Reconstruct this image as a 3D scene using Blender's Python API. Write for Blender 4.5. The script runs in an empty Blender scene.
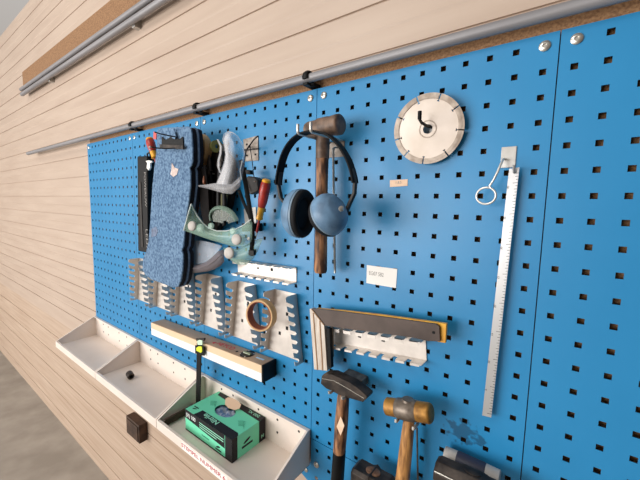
import bpy, bmesh, math, random
from mathutils import Vector, Matrix
random.seed(4)
SC = bpy.context.scene
COL = SC.collection
PI = math.pi
V = Vector

# ------------------------------------------------------------ camera
CAM = V((0.463704, -0.633024, -0.249473))
R0 = V((0.803375, 0.595150, 0.019607)); R1 = V((0.077813, -0.072279, -0.994344)); R2 = V((-0.590367, 0.800357, -0.104377))
F = 330.75
def at(u, v, Y=0.0):
    """point of the place at depth Y (0 = front of the panels, negative = towards the room) seen at photo pixel u, v"""
    d = R0*((u-320)/F) + R1*((v-240)/F) + R2
    return CAM + d*((Y-CAM.y)/d.y)
cd = bpy.data.cameras.new('camera'); cam = bpy.data.objects.new('camera', cd); COL.objects.link(cam)
cd.sensor_width = 36; cd.lens = F/640*36; cd.clip_start = 0.01; cd.clip_end = 50
M = Matrix((R0, -R1, -R2)).transposed().to_4x4(); M.translation = CAM
cam.matrix_world = M
SC.camera = cam

# ------------------------------------------------------------ materials
def lin(c):
    c = c/255.0
    return c/12.92 if c <= 0.04045 else ((c+0.055)/1.055)**2.4
def rgb(r, g, b): return (lin(r), lin(g), lin(b), 1)
MATS = {}
def mat(name, c, rough=0.5, metal=0.0, c2=None, scale=20, stretch=(1,1,1), bump=0.0, bscale=None, spec=0.5, lo=0.35, hi=0.65, alpha=None, trans=0.0, coat=0, detail=4, rvar=0.0):
    if name in MATS: return MATS[name]
    m = bpy.data.materials.new(name); m.use_nodes = True
    nt = m.node_tree; N = nt.nodes; L = nt.links
    b = N['Principled BSDF']
    b.inputs['Base Color'].default_value = rgb(*c); b.inputs['Roughness'].default_value = rough
    b.inputs['Metallic'].default_value = metal; b.inputs['Specular IOR Level'].default_value = spec
    b.inputs['Coat Weight'].default_value = coat
    tc = N.new('ShaderNodeTexCoord'); mp = N.new('ShaderNodeMapping'); mp.inputs['Scale'].default_value = stretch
    L.new(tc.outputs['Object'], mp.inputs['Vector'])
    if c2 is not None:
        n = N.new('ShaderNodeTexNoise'); n.inputs['Scale'].default_value = scale; n.inputs['Detail'].default_value = detail
        L.new(mp.outputs[0], n.inputs['Vector'])
        r = N.new('ShaderNodeValToRGB'); r.color_ramp.elements[0].position = lo; r.color_ramp.elements[1].position = hi
        r.color_ramp.elements[0].color = rgb(*c); r.color_ramp.elements[1].color = rgb(*c2)
        L.new(n.outputs['Fac'], r.inputs['Fac']); L.new(r.outputs['Color'], b.inputs['Base Color'])
        if rvar:
            q = N.new('ShaderNodeMapRange'); q.inputs['To Min'].default_value = max(0, rough-rvar); q.inputs['To Max'].default_value = min(1, rough+rvar)
            L.new(n.outputs['Fac'], q.inputs['Value']); L.new(q.outputs[0], b.inputs['Roughness'])
    if bump:
        n2 = N.new('ShaderNodeTexNoise'); n2.inputs['Scale'].default_value = bscale or scale; n2.inputs['Detail'].default_value = 3
        L.new(mp.outputs[0], n2.inputs['Vector'])
        bp = N.new('ShaderNodeBump'); bp.inputs['Strength'].default_value = bump; bp.inputs['Distance'].default_value = 0.002
        L.new(n2.outputs['Fac'], bp.inputs['Height']); L.new(bp.outputs[0], b.inputs['Normal'])
    if alpha is not None: b.inputs['Alpha'].default_value = alpha
    if trans: b.inputs['Transmission Weight'].default_value = trans
    MATS[name] = m
    return m

def panel_material():
    m = mat('blue_powder_coat', (36,127,179), 0.36, c2=(42,134,187), scale=3.0, bump=0.05, bscale=900, spec=0.42)
    nt = m.node_tree; N = nt.nodes; L = nt.links; b = N['Principled BSDF']
    base = b.inputs['Base Color'].links[0].from_socket
    geo = N.new('ShaderNodeNewGeometry')
    # worn scuffs all over (sparse)
    n = N.new('ShaderNodeTexNoise'); n.inputs['Scale'].default_value = 55; n.inputs['Detail'].default_value = 6; n.inputs['Roughness'].default_value = 0.7
    L.new(geo.outputs['Position'], n.inputs['Vector'])
    r = N.new('ShaderNodeValToRGB'); r.color_ramp.elements[0].position = 0.70; r.color_ramp.elements[1].position = 0.78
    L.new(n.outputs['Fac'], r.inputs['Fac'])
    mx = N.new('ShaderNodeMix'); mx.data_type = 'RGBA'; mx.inputs['B'].default_value = rgb(38,78,118)
    L.new(r.outputs['Color'], mx.inputs['Factor']); L.new(base, mx.inputs['A'])
    # grey grease stain above the lower right hammers
    c = at(464, 433)
    vm = N.new('ShaderNodeVectorMath'); vm.operation = 'SUBTRACT'; vm.inputs[1].default_value = c
    L.new(geo.outputs['Position'], vm.inputs[0])
    vs = N.new('ShaderNodeVectorMath'); vs.operation = 'MULTIPLY'; vs.inputs[1].default_value = (1/0.045, 0, 1/0.034); L.new(vm.outputs[0], vs.inputs[0])
    ln = N.new('ShaderNodeVectorMath'); ln.operation = 'LENGTH'; L.new(vs.outputs[0], ln.inputs[0])
    n3 = N.new('ShaderNodeTexNoise'); n3.inputs['Scale'].default_value = 60; n3.inputs['Detail'].default_value = 5; L.new(geo.outputs['Position'], n3.inputs['Vector'])
    ad = N.new('ShaderNodeMath'); ad.operation = 'MULTIPLY_ADD'; ad.inputs[1].default_value = 2.6; L.new(n3.outputs['Fac'], ad.inputs[0]); L.new(ln.outputs['Value'], ad.inputs[2])
    r3 = N.new('ShaderNodeMapRange'); r3.inputs['From Min'].default_value = 1.75; r3.inputs['From Max'].default_value = 2.0; r3.inputs['To Min'].default_value = 0.75; r3.inputs['To Max'].default_value = 0
    L.new(ad.outputs[0], r3.inputs['Value'])
    m2 = N.new('ShaderNodeMix'); m2.data_type = 'RGBA'; m2.inputs['B'].default_value = rgb(30,70,98)
    L.new(r3.outputs[0], m2.inputs['Factor']); L.new(mx.outputs['Result'], m2.inputs['A'])
    L.new(m2.outputs['Result'], b.inputs['Base Color'])
    return m
BLUE = panel_material()
CLAD = mat('cream_cladding', (190,170,153), 0.5, c2=(182,161,144), scale=4, stretch=(0.6,1,6))
LOWCLAD = mat('greige_boards', (192,170,150), 0.6, c2=(168,142,120), scale=9, stretch=(0.25,1,8), lo=0.3, hi=0.75)
CHIP = mat('chipboard', (158,120,84), 0.85, c2=(120,86,58), scale=260, bump=0.4, bscale=300, detail=5)
STEEL = mat('galvanised_steel', (196,194,190), 0.4, 0.45, c2=(170,166,160), scale=30, rvar=0.1)
HOLDER = mat('zinc_holder_steel', (228,220,212), 0.38, 0.45, c2=(206,198,190), scale=25, rvar=0.1, bump=0.05, bscale=80)
CHROME = mat('bright_wire', (215,213,208), 0.35, 0.6)
PRONG = mat('zinc_prong', (190,186,180), 0.45, 0.25)
ALU = mat('satin_aluminium_tube', (148,146,148), 0.5, 0.25, c2=(134,132,134), scale=12, stretch=(0.3,4,4))
DARKSTEEL = mat('dark_forged_steel', (72,62,55), 0.5, 0.25, spec=0.35, c2=(34,29,27), scale=45, rvar=0.12, bump=0.15, bscale=160)
GREYSTEEL = mat('worn_grey_steel', (134,122,110), 0.45, 0.5, c2=(84,72,62), scale=50, rvar=0.1, bump=0.1, bscale=140)
EDGE = mat('polished_steel_edge', (200,195,186), 0.3, 0.8)
BLACK = mat('black_plastic', (14,14,15), 0.5, spec=0.2)
BANDBLACK = mat('matt_black_band', (13,13,14), 0.7, spec=0.2)
RUBBER = mat('black_rubber', (22,23,27), 0.65, c2=(15,16,18), scale=60, bump=0.2, spec=0.25)
DARKGREY = mat('dark_grey_plastic', (50,44,41), 0.5, c2=(38,34,31), scale=40, spec=0.3)
FOAM = mat('blue_foam', (116,146,176), 0.95, c2=(66,94,126), scale=150, bump=0.9, bscale=170, detail=5)
FOAM2 = mat('slate_blue_foam', (92,118,150), 0.9, c2=(70,92,124), scale=150, bump=0.8, bscale=170)
NAVY = mat('navy_rubber_edge', (26,29,42), 0.75, spec=0.25, c2=(16,18,26), scale=80, bump=0.3)
WOOD = mat('worn_hammer_wood', (176,124,84), 0.6, c2=(78,50,34), scale=30, stretch=(4,4,0.8), bump=0.3, lo=0.38, hi=0.62)
WOODLIGHT = mat('ash_hammer_wood', (204,148,86), 0.5, c2=(104,66,38), scale=24, stretch=(5,5,0.8), bump=0.25, lo=0.4, hi=0.66)
WOODGREY = mat('aged_mallet_wood', (140,104,78), 0.6, c2=(90,62,46), scale=50, stretch=(4,4,0.5), bump=0.35, lo=0.3, hi=0.7)
LEATHER = mat('brown_rawhide', (140,112,92), 0.5, c2=(58,44,36), scale=55, bump=0.5, bscale=90, lo=0.3, hi=0.7)
BRASS = mat('worn_brass', (182,132,60), 0.5, 0.45, c2=(96,62,30), scale=60, rvar=0.1, bump=0.15, lo=0.3, hi=0.75)
DISC = mat('diamond_disc_steel', (226,213,202), 0.42, 0.35, c2=(212,198,184), scale=18, rvar=0.08)
SEGM = mat('disc_segment', (198,184,170), 0.5, 0.35, c2=(160,144,130), scale=60)
PAPER = mat('white_paper', (240,236,230), 0.6)
PEACH = mat('peach_paper', (238,206,178), 0.6, c2=(230,192,160), scale=80)
INK = mat('grey_ink', (150,146,142), 0.7)
INKD = mat('black_ink', (28,28,30), 0.6)
REDINK = mat('red_ink', (188,36,56), 0.6)
WHITEINK = mat('white_ink', (236,240,236), 0.6)
MINTINK = mat('pale_mint_ink', (150,220,190), 0.6)
RED = mat('red_plastic', (186,50,38), 0.35, c2=(150,38,30), scale=60)
YELLOW = mat('yellow_plastic', (238,170,36), 0.4)
LIME = mat('lime_plastic', (222,232,40), 0.45)
LIMEGLASS = mat('vial_green', (150,214,120), 0.25)
TAN = mat('masking_tape', (206,168,118), 0.6, c2=(196,156,106), scale=40)
CORE = mat('cardboard_core', (150,84,58), 0.8, c2=(128,68,46), scale=60)
OLIVE = mat('olive_tape', (136,132,66), 0.6)
EARBLUE = mat('earmuff_blue', (112,148,180), 0.45, c2=(82,112,140), scale=30, rvar=0.1, bump=0.08, bscale=60)
GREEN = mat('mint_carton', (112,220,176), 0.5, c2=(118,224,182), scale=6)
CARTONB = mat('black_carton', (28,25,29), 0.5, spec=0.3)
CARD = mat('raw_cardboard', (212,178,148), 0.8)
NITRILE = mat('blue_nitrile', (96,128,170), 0.5, c2=(190,200,220), scale=70, bump=0.8, bscale=60, lo=0.4, hi=0.6)
TRAY = mat('cream_tray_paint', (236,223,212), 0.4, c2=(224,209,197), scale=5, rvar=0.06, lo=0.3, hi=0.75, bump=0.03, bscale=200)
LEVELTOP = mat('bronze_level_face', (176,148,120), 0.42, 0.25, c2=(160,132,104), scale=8, stretch=(0.4,3,3))
LEVELCREAM = mat('level_cream', (232,204,170), 0.4, c2=(226,196,160), scale=8, stretch=(0.3,2,2))
LEVELWHITE = mat('level_white', (240,240,238), 0.35)
SQDARK = mat('browned_steel_blade', (84,72,66), 0.45, 0.45, c2=(66,56,52), scale=14, rvar=0.1, bump=0.1, bscale=60)
SQYEL = mat('yellow_edge', (226,168,44), 0.45, c2=(206,140,36), scale=40)
STOCK = mat('whitewashed_stock', (214,204,192), 0.5, 0.1, c2=(188,172,156), scale=30, stretch=(4,4,0.5))
STOCKL = mat('brown_groove', (150,112,78), 0.7)
RULER = mat('steel_ruler', (196,196,196), 0.32, 0.7)
CONC = mat('concrete_floor', (172,164,154), 0.7, c2=(150,142,132), scale=6)
PLAIN = mat('painted_wall', (214,204,192), 0.8, c2=(206,196,184), scale=5)
RUST = mat('rusty_box', (84,62,48), 0.6, 0.3, c2=(50,36,28), scale=30, bump=0.3)
PEWTER = mat('nylon_face', (196,190,184), 0.5, c2=(180,172,164), scale=60)
SLATE = mat('slate_plastic', (52,54,74), 0.5)
def clear(name, c, fac, rough=0.22):
    """thin plastic sheet: part glossy tinted plastic, part see-through"""
    m = bpy.data.materials.new(name); m.use_nodes = True; nt = m.node_tree; N = nt.nodes; L = nt.links
    b = N['Principled BSDF']; b.inputs['Base Color'].default_value = rgb(*c); b.inputs['Roughness'].default_value = rough
    t = N.new('ShaderNodeBsdfTransparent'); mx = N.new('ShaderNodeMixShader')
    fr = N.new('ShaderNodeLayerWeight'); fr.inputs['Blend'].default_value = 0.35
    mr = N.new('ShaderNodeMapRange'); mr.inputs['To Min'].default_value = fac; mr.inputs['To Max'].default_value = min(1, fac+0.32)
    L.new(fr.outputs['Facing'], mr.inputs['Value']); L.new(mr.outputs[0], mx.inputs[0])
    L.new(t.outputs[0], mx.inputs[1]); L.new(b.outputs[0], mx.inputs[2]); L.new(mx.outputs[0], N['Material Output'].inputs['Surface'])
    return m
CLEAR = clear('clear_polycarbonate', (226,228,234), 0.08, 0.18)
CLEARBRIGHT = clear('clear_polycarbonate_highlight', (240,238,240), 0.17)  # whiter copy of the clear plastic, white highlight of the lip in its colour
CLEARFAINT = clear('faint_visor', (226,236,250), 0.12)
WEDGE = clear('bright_plastic_edge', (236,244,242), 0.6)
MINT = clear('mint_vinyl', (176,212,194), 0.30, 0.25)
MINTD = clear('mint_vinyl_thick', (140,168,150), 0.3, 0.3)
SMOKE = clear('smoke_vinyl', (126,118,122), 0.6, 0.3)

# ------------------------------------------------------------ mesh builder
ORIG = {}
class MB:
    def __init__(s): s.v = []; s.f = []; s.m = []
    def add(s, vs, fs, m=0):
        o = len(s.v); s.v += [V(p) for p in vs]
        for f in fs: s.f.append([i+o for i in f]); s.m.append(m)
        return s
    def box(s, x0, x1, y0, y1, z0, z1, m=0, mx=None):
        vs = [V((x, y, z)) for x in (x0, x1) for y in (y0, y1) for z in (z0, z1)]
        if mx: vs = [mx @ p for p in vs]
        return s.add(vs, [(0,1,3,2),(4,6,7,5),(0,4,5,1),(2,3,7,6),(0,2,6,4),(1,5,7,3)], m)
    def prism(s, poly, off, m=0):
        n = len(poly); off = V(off); a = [V(p) for p in poly]; b = [p+off for p in a]
        fs = [list(range(n)), list(range(2*n-1, n-1, -1))]
        fs += [(i, i+n, (i+1) % n + n, (i+1) % n) for i in range(n)]
        return s.add(a+b, fs, m)
    def tube(s, pts, r, n=12, m=0, cap=True, flat=None, up=None):
        pts = [V(p) for p in pts]; k = len(pts)
        rs = r if isinstance(r, (list, tuple)) else [r]*k
        vs = []; prev = None
        for i, p in enumerate(pts):
            t = (pts[min(i+1, k-1)]-pts[max(i-1, 0)]).normalized()
            if up is not None: a = (V(up)-t*t.dot(V(up))).normalized()
            elif prev is None:
                a = t.orthogonal().normalized()
            else: a = (prev-t*t.dot(prev)).normalized()
            prev = a; b = t.cross(a)
            fa, fb = (1, 1) if flat is None else flat
            for j in range(n):
                th = 2*PI*j/n; vs.append(p+a*(math.cos(th)*rs[i]*fa)+b*(math.sin(th)*rs[i]*fb))
        fs = []
        for i in range(k-1):
            for j in range(n):
                fs.append((i*n+j, i*n+(j+1) % n, (i+1)*n+(j+1) % n, (i+1)*n+j))
        if cap: fs += [list(range(n-1, -1, -1)), list(range((k-1)*n, k*n))]
        return s.add(vs, fs, m)
    def lathe(s, prof, o, axis, n=32, m=0, sc=(1,1), ref=None, closed=False):
        """prof: list of (t along axis, radius)"""
        o = V(o); ax = V(axis).normalized(); a = ax.orthogonal().normalized() if ref is None else (V(ref)-ax*ax.dot(V(ref))).normalized(); b = ax.cross(a)
        vs = []
        for t, r in prof:
            for j in range(n):
                th = 2*PI*j/n; vs.append(o+ax*t+a*(r*sc[0]*math.cos(th))+b*(r*sc[1]*math.sin(th)))
        k = len(prof); fs = []
        for i in range(k-1 if not closed else k):
            i2 = (i+1) % k
            for j in range(n): fs.append((i*n+j, i*n+(j+1) % n, i2*n+(j+1) % n, i2*n+j))
        if not closed: fs += [list(range(n-1, -1, -1)), list(range((k-1)*n, k*n))]
        return s.add(vs, fs, m)
    def sheet(s, rows, off, m=0):
        """grid of points rows[i][j] given a thickness by the vector off"""
        R = len(rows); C = len(rows[0]); off = V(off)
        a = [V(p) for r in rows for p in r]; b = [p+off for p in a]; n = len(a); fs = []
        for i in range(R-1):
            for j in range(C-1):
                q = (i*C+j, i*C+j+1, (i+1)*C+j+1, (i+1)*C+j); fs.append(q); fs.append(tuple(x+n for x in reversed(q)))
        rim = [j for j in range(C)]+[i*C+C-1 for i in range(1, R)]+[(R-1)*C+j for j in range(C-2, -1, -1)]+[i*C for i in range(R-2, 0, -1)]
        for i in range(len(rim)):
            p, q = rim[i], rim[(i+1) % len(rim)]; fs.append((p, p+n, q+n, q))
        return s.add(a+b, fs, m)
    def build(s, name, mats, parent=None, smooth=None, bevel=0, seg=2, sub=0, origin=None):
        if not isinstance(mats, (list, tuple)): mats = [mats]
        if parent is not None: o = ORIG[parent.name]
        elif origin is not None: o = V(origin)
        else:
            xs = [p.x for p in s.v]; ys = [p.y for p in s.v]; zs = [p.z for p in s.v]
            o = V(((min(xs)+max(xs))/2, (min(ys)+max(ys))/2, min(zs)))
        me = bpy.data.meshes.new(name); me.from_pydata([p-o for p in s.v], [], s.f)
        for mm in mats: me.materials.append(mm)
        for p, i in zip(me.polygons, s.m): p.material_index = i
        bm = bmesh.new(); bm.from_mesh(me); bmesh.ops.recalc_face_normals(bm, faces=bm.faces); bm.to_mesh(me); bm.free()
        if smooth is not None or sub:
            for p in me.polygons: p.use_smooth = True
            me.set_sharp_from_angle(angle=math.radians(smooth or 60))
        ob = bpy.data.objects.new(name, me); COL.objects.link(ob)
        if parent is not None: ob.parent = parent
        else: ob.location = o
        ORIG[ob.name] = o
        if bevel:
            md = ob.modifiers.new('bevel', 'BEVEL'); md.width = bevel; md.segments = seg; md.limit_method = 'ANGLE'; md.angle_limit = math.radians(35)
        if sub:
            md = ob.modifiers.new('sub', 'SUBSURF'); md.levels = sub; md.render_levels = sub
        return ob
def tag(o, label=None, cat=None, group=None, kind=None):
    if label: o['label'] = label
    if cat: o['category'] = cat
    if group: o['group'] = group
    if kind: o['kind'] = kind
    return o
def thing(name, label, cat, loc, group=None):
    o = bpy.data.objects.new(name, None); COL.objects.link(o); o.location = V(loc); o.empty_display_size = 0.02
    ORIG[o.name] = V(loc)
    return tag(o, label, cat, group)
def struct(o): o['kind'] = 'structure'; return o
def copy_tree(o, off=(0,0,0), label=None):
    c = o.copy(); COL.objects.link(c); c.location = V(o.location)+V(off)
    ORIG[c.name] = ORIG[o.name]+V(off)
    if label: c['label'] = label
    for ch in list(o.children):
        d = ch.copy(); COL.objects.link(d); d.parent = c; ORIG[d.name] = ORIG[c.name]
        for g in list(ch.children):
            e = g.copy(); COL.objects.link(e); e.parent = d; ORIG[e.name] = ORIG[c.name]
    return c
def lettering(txt, o, ux, uy, size, material, parent, name='lettering', align='LEFT', depth=0.0002, bold=0.0, width=None):
    cu = bpy.data.curves.new('t', 'FONT'); cu.body = txt; cu.size = size; cu.align_x = align; cu.extrude = depth; cu.offset = bold
    ob = bpy.data.objects.new('t', cu); COL.objects.link(ob)
    dg = bpy.context.evaluated_depsgraph_get(); dg.update()
    me = bpy.data.meshes.new_from_object(ob.evaluated_get(dg)); bpy.data.objects.remove(ob); me.name = name
    ux = V(ux).normalized(); uy = V(uy).normalized(); uz = ux.cross(uy)
    po = ORIG[parent.name]; o = V(o)
    sx = 1.0
    if width:
        w = max(v.co.x for v in me.vertices)-min(v.co.x for v in me.vertices); sx = width/w
    for v in me.vertices:
        c = v.co.copy(); v.co = o+ux*c.x*sx+uy*c.y+uz*c.z-po
    me.materials.clear(); me.materials.append(material)
    r = bpy.data.objects.new(name, me); COL.objects.link(r); r.parent = parent; ORIG[r.name] = po
    return r

# ------------------------------------------------------------ the setting
CY = 0.028      # front of the cladding
XL, XR = -7.5, 2.0
mb = MB()
def clad_profile(z0, z1):
    pts = []
    k = math.ceil((z0-0.0705)/0.1-1e-6)
    z = 0.0725+0.1*k
    pts.append((CY, z0))
    while z < z1:
        pts += [(CY, z-0.0028), (CY+0.0045, z-0.0022), (CY+0.0045, z+0.0022), (CY, z+0.0028)]
        zr = z+0.05
        if zr+0.004 < z1: pts += [(CY, zr-0.0060), (CY-0.0010, zr-0.0010), (CY-0.0010, zr+0.0010), (CY, zr+0.0016)]
        z += 0.1
    pts.append((CY, z1))
    return pts
pr = clad_profile(-1.02, 0.95)
n = len(pr)
vs = [(XL, y, z) for y, z in pr]+[(XR, y, z) for y, z in pr]
mb.add(vs, [(i, i+1, i+1+n, i+n) for i in range(n-1)])
mb.box(XL, XR, CY+0.005, CY+0.06, -1.75, 0.95)
struct(mb.build('wall_back', CLAD))
mb = MB(); z = -1.02
pts = [(CY, -1.02)]
for zg in (-1.14, -1.273, -1.406, -1.539, -1.672): pts += [(CY, zg+0.003), (CY+0.0045, zg+0.002), (CY+0.0045, zg-0.002), (CY, zg-0.003)]
pts.append((CY, -1.75)); n = len(pts)
mb.add([(XL, y, z) for y, z in pts]+[(XR, y, z) for y, z in pts], [(i, i+1, i+1+n, i+n) for i in range(n-1)])
struct(mb.build('wall_back', LOWCLAD))
struct(MB().box(XL, XR, -6.5, CY+0.06, -1.80, -1.75).build('floor', CONC))
struct(MB().box(XL-0.05, XL, -3.2, CY+0.06, -1.75, 0.95).build('wall_left', PLAIN))

b = MB().box(-1.40, 1.36, 0.0150, CY-0.0040, -0.93, 0.052).build('backing_board', CHIP)
tag(b, 'long brown chipboard backing strip behind the blue panels, below the cream cladding', 'board')

# perforated panels
def panel_mesh(rows, ztop, top=0.018):
    P = 0.038; hw = 0.0046; W = 0.457; T = 0.0015; D = 0.0145
    mb = MB()
    xs = [0.0006, 0.001]; 
    ex = [0.0008]; ez = [0.0]
    cellx = [0.020+P*i for i in range(12)]
    cellz = [-top-P*j for j in range(rows)]
    bx = [0.0008]+[c+P/2 for c in cellx[:-1]]+[W-0.0008]
    H = top+P*(rows-1)+0.012
    bz = [0.0]+[c-P/2 for c in cellz[:-1]]+[-H+0.001]
    for i, cx in enumerate(cellx):
        for j, cz in enumerate(cellz):
            x0, x1, z1, z0 = bx[i], bx[i+1], bz[j], bz[j+1]
            a, b_, c, d = cx-hw, cx+hw, cz-hw, cz+hw
            vs = [(x0,0,z0),(x1,0,z0),(x1,0,z1),(x0,0,z1),(a,0,c),(b_,0,c),(b_,0,d),(a,0,d),(a,T,c),(b_,T,c),(b_,T,d),(a,T,d)]
            fs = [(0,1,5,4),(1,2,6,5),(2,3,7,6),(3,0,4,7),(4,5,9,8),(5,6,10,9),(6,7,11,10),(7,4,8,11)]
            # back skin of the sheet
            o = len(vs); vs += [(x0,T,z0),(x1,T,z0),(x1,T,z1),(x0,T,z1)]
            fs += [(o,o+1,9,8),(o+1,o+2,10,9),(o+2,o+3,11,10),(o+3,o,8,11)]
            mb.add(vs, fs)
    x0, x1, z0, z1 = bx[0], bx[-1], bz[-1], 0.0
    mb.add([(x0,0,z0),(x0,0,z1),(x0,D,z1),(x0,D,z0),(x1,0,z0),(x1,0,z1),(x1,D,z1),(x1,D,z0)], [(0,1,2,3),(4,5,6,7),(1,5,6,2),(0,4,7,3)])
    return mb
def screw(parent, x, z):
    m = MB(); m.lathe([(0.0, 0.0078), (0.0018, 0.0078), (0.0036, 0.0052), (0.0037, 0.0028), (0.0022, 0.0026)], (x, -0.0001, z), (0,-1,0), 20)
    s = m.build('screw', EDGE, parent, smooth=40)
    return s
def panel(x0, ztop, rows, label, corners, base=None, top=0.018):
    t = thing('perforated_panel', label, 'panel', (x0, 0, ztop), 'blue perforated tool panels')
    if base is None:
        mb = panel_mesh(rows, ztop, top); mb.v = [p+V((x0, 0, ztop)) for p in mb.v]
        sh = mb.build('sheet', BLUE, t)
    else:
        sh = base.copy(); COL.objects.link(sh); sh.parent = t; ORIG[sh.name] = ORIG[t.name]
    for (i, z) in corners: screw(t, x0+0.020+0.038*i, ztop+z)
    return sh
C2 = [(0, -0.018), (11, -0.018)]
sh = panel(-0.020, 0.018, 23, 'blue perforated steel panel holding the cutting disc, white ruler and hammers', C2)
panel(-0.477, 0.018, 23, 'blue perforated steel panel behind the ear defenders and the wrench racks on their right', C2, sh)
panel(-0.934, 0.018, 23, 'blue perforated steel panel behind the knee pads at the left edge', C2, sh)
panel(-1.391, 0.018, 23, 'far blue perforated panel left of the one behind the black lamp', C2, sh)
panel(0.437, 0.018, 23, 'blue perforated steel panel right of the steel ruler', C2, sh)
panel(0.894, 0.018, 23, 'outermost blue perforated panel on the right', C2, sh)
s2 = panel(-0.020, -0.849, 6, 'low blue perforated panel below the hammers, right of the cream tray', [(0, -0.025-0.038)], None, 0.025)
panel(0.437, -0.849, 6, 'low blue perforated panel below the right end of the wall', [(0, -0.025)], s2, 0.025)

# aluminium tube under the cladding
t = thing('metal_tube', 'long grey metal tube clipped along the top of the blue panels', 'tube', (0, -0.018, 0.0385))
MB().tube([(-2.3, -0.018, 0.0395), (-0.4, -0.018, 0.0385), (1.5, -0.018, 0.0365)], 0.0098, 20).build('pipe', ALU, t, smooth=40)
for i, x in enumerate((-0.032, -0.464, -0.885, 0.62)):
    m = MB(); ring = []
    for k in range(9):
        a = math.radians(-150+k*30); ring.append((x, -0.018+0.0135*math.cos(a+PI/2+0.4), 0.0383+0.0135*math.sin(a+PI/2+0.4)))
    m.tube(ring, 0.0042, 8, flat=(1.9, 0.65), up=(1,0,0))
    m.box(x-0.011, x+0.011, -0.010, 0.0148, 0.022, 0.030)
    m.box(x-0.007, x+0.007, -0.030, -0.016, 0.020, 0.026)
    m.box(x-0.013, x+0.010, -0.004, 0.0148, 0.046, 0.056)
    m.build('tube_clip', BLACK, t, smooth=40, bevel=0.0008)
t = thing('metal_tube', 'pair of metal tubes high on the cladding in the upper left corner', 'tube', (-1.0, -0.02, 0.40))
MB().tube([(-2.4, -0.004, 0.421), (0.9, -0.004, 0.421)], 0.0115, 20).build('pipe', ALU, t, smooth=40)
MB().tube([(-2.4, -0.008, 0.449), (0.9, -0.008, 0.449)], 0.010, 20).build('pipe', ALU, t, smooth=40)
for x in (-1.9, -0.9, 0.1):
    MB().box(x-0.012, x+0.012, 0.004, CY, 0.404, 0.463).build('pipe_bracket', STEEL, t, bevel=0.001)
b = MB().box(-2.4, 0.9, 0.004, CY-0.0040, 0.464, 0.56).build('backing_board', CHIP)
tag(b, 'upper brown chipboard strip above the pair of tubes in the corner', 'board')

# ------------------------------------------------------------ cutting disc
c = at(427.8, 129.1, -0.020); Rr = 0.0620
t = thing('cutting_disc', 'round silver diamond cutting disc with slotted rim hanging on a hook', 'cutting disc', c)
ydir = V((0, 1, 0)); axn = V((0.13, -1, -0.07)).normalized(); ea = V((0,0,1)).cross(axn).normalized(); eb = axn.cross(ea).normalized()
if eb.z < 0: ea, eb = -ea, -eb
def dp(r, a, d=0): return c+ea*(r*math.cos(a))+eb*(r*math.sin(a))+axn*d
slots = [math.atan2(-(y-222), x-268) for x, y in ((222,100),(313,95),(380,147),(390,236),(340,316),(254,350),(176,324),(138,255),(153,167))]
slots = sorted(a % (2*PI) for a in slots)
body = MB(); seg = MB(); K = 7
r0 = Rr*0.78; rs = Rr*0.84
m_core = MB()
for i, a0 in enumerate(slots):
    a1 = slots[(i+1) % 9]
    if a1 < a0: a1 += 2*PI
    g = 0.0012
    rows = []
    for (r, hg) in ((Rr*0.135, 0), (Rr*0.27, 0), (r0, 0), (r0*1.001, g*1.9), (r0*1.03, g*1.9), (r0*1.04, g*0.6), (rs, g*0.6)):
        rows.append([dp(r, a0+hg/r+(a1-a0-2*hg/r)*k/K, 0.0012) for k in range(K+1)])
    m_core.sheet(rows, -axn*0.0024)
    rows = [[dp(r, a0+g/r+(a1-a0-2*g/r)*k/K, 0.002) for k in range(K+1)] for r in (rs, Rr*0.99, Rr)]
    seg.sheet(rows, -axn*0.004)
    rows = [[dp(r, a0+2*g/r+(a1-a0-4*g/r)*k/K, 0.0027) for k in range(K+1)] for r in (rs*1.02, Rr*0.93)]
    seg.sheet(rows, -axn*0.0012)
m_core.build('steel_core', DISC, t, smooth=30)
seg.build('segmented_rim', SEGM, t, smooth=30)
ring = MB(); ring.lathe([(0.0012, Rr*0.22), (0.0022, Rr*0.225), (0.0022, Rr*0.25), (0.0012, Rr*0.255)], c, axn, 36, closed=True)
ring.build('centre_ring', SEGM, t, smooth=40)
th = thing('disc_hook', 'dark bent hook poking through the hole of the cutting disc', 'hook', (c.x, 0, c.z))
MB().box(c.x-0.014, c.x+0.014, -0.002, 0, c.z-0.022, c.z+0.022).build('plate', STEEL, th, bevel=0.0006)
hz = c.z+0.006
MB().tube([(c.x+0.002, -0.001, hz), (c.x+0.002, -0.036, hz-0.003), (c.x-0.001, -0.050, hz-0.001), (c.x-0.003, -0.055, hz+0.004), (c.x-0.003, -0.056, hz+0.016)], 0.0026, 10).build('prong', DARKSTEEL, th, smooth=50)
MB().tube([(c.x-0.003, -0.0556, hz+0.004), (c.x-0.003, -0.056, hz+0.018)], 0.0036, 10).build('prong_cap', BLACK, th, smooth=50, bevel=0.0008)

# ------------------------------------------------------------ labels
t = thing('paper_label', 'small peach paper label stuck below the cutting disc', 'label', (0.19, -0.0004, -0.21))
MB().prism([at(390, 180.2, -0.0003), at(407.7, 179.3, -0.0003), at(407.6, 185.8, -0.0003), at(390, 187, -0.0003)], (0, -0.0006, 0)).build('paper', PEACH, t)
lettering('1.8.5', (0.183, -0.0009, -0.2035), (1,0,0.03), (0,0,1), 0.007, INK, t)
t = thing('paper_label', 'white paper label on the blue panel right of the mallet handle', 'label', (0.16, -0.0004, -0.417))
MB().prism([at(367, 265, -0.0003), at(397.3, 269, -0.0003), at(396, 288, -0.0003), at(366.5, 283, -0.0003)], (0, -0.0006, 0)).build('paper', PAPER, t)
lettering('EG07 582', (0.131, -0.001, -0.397), (1,0,0.0), (0,0,1), 0.012, INK, t, width=0.034)

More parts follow.
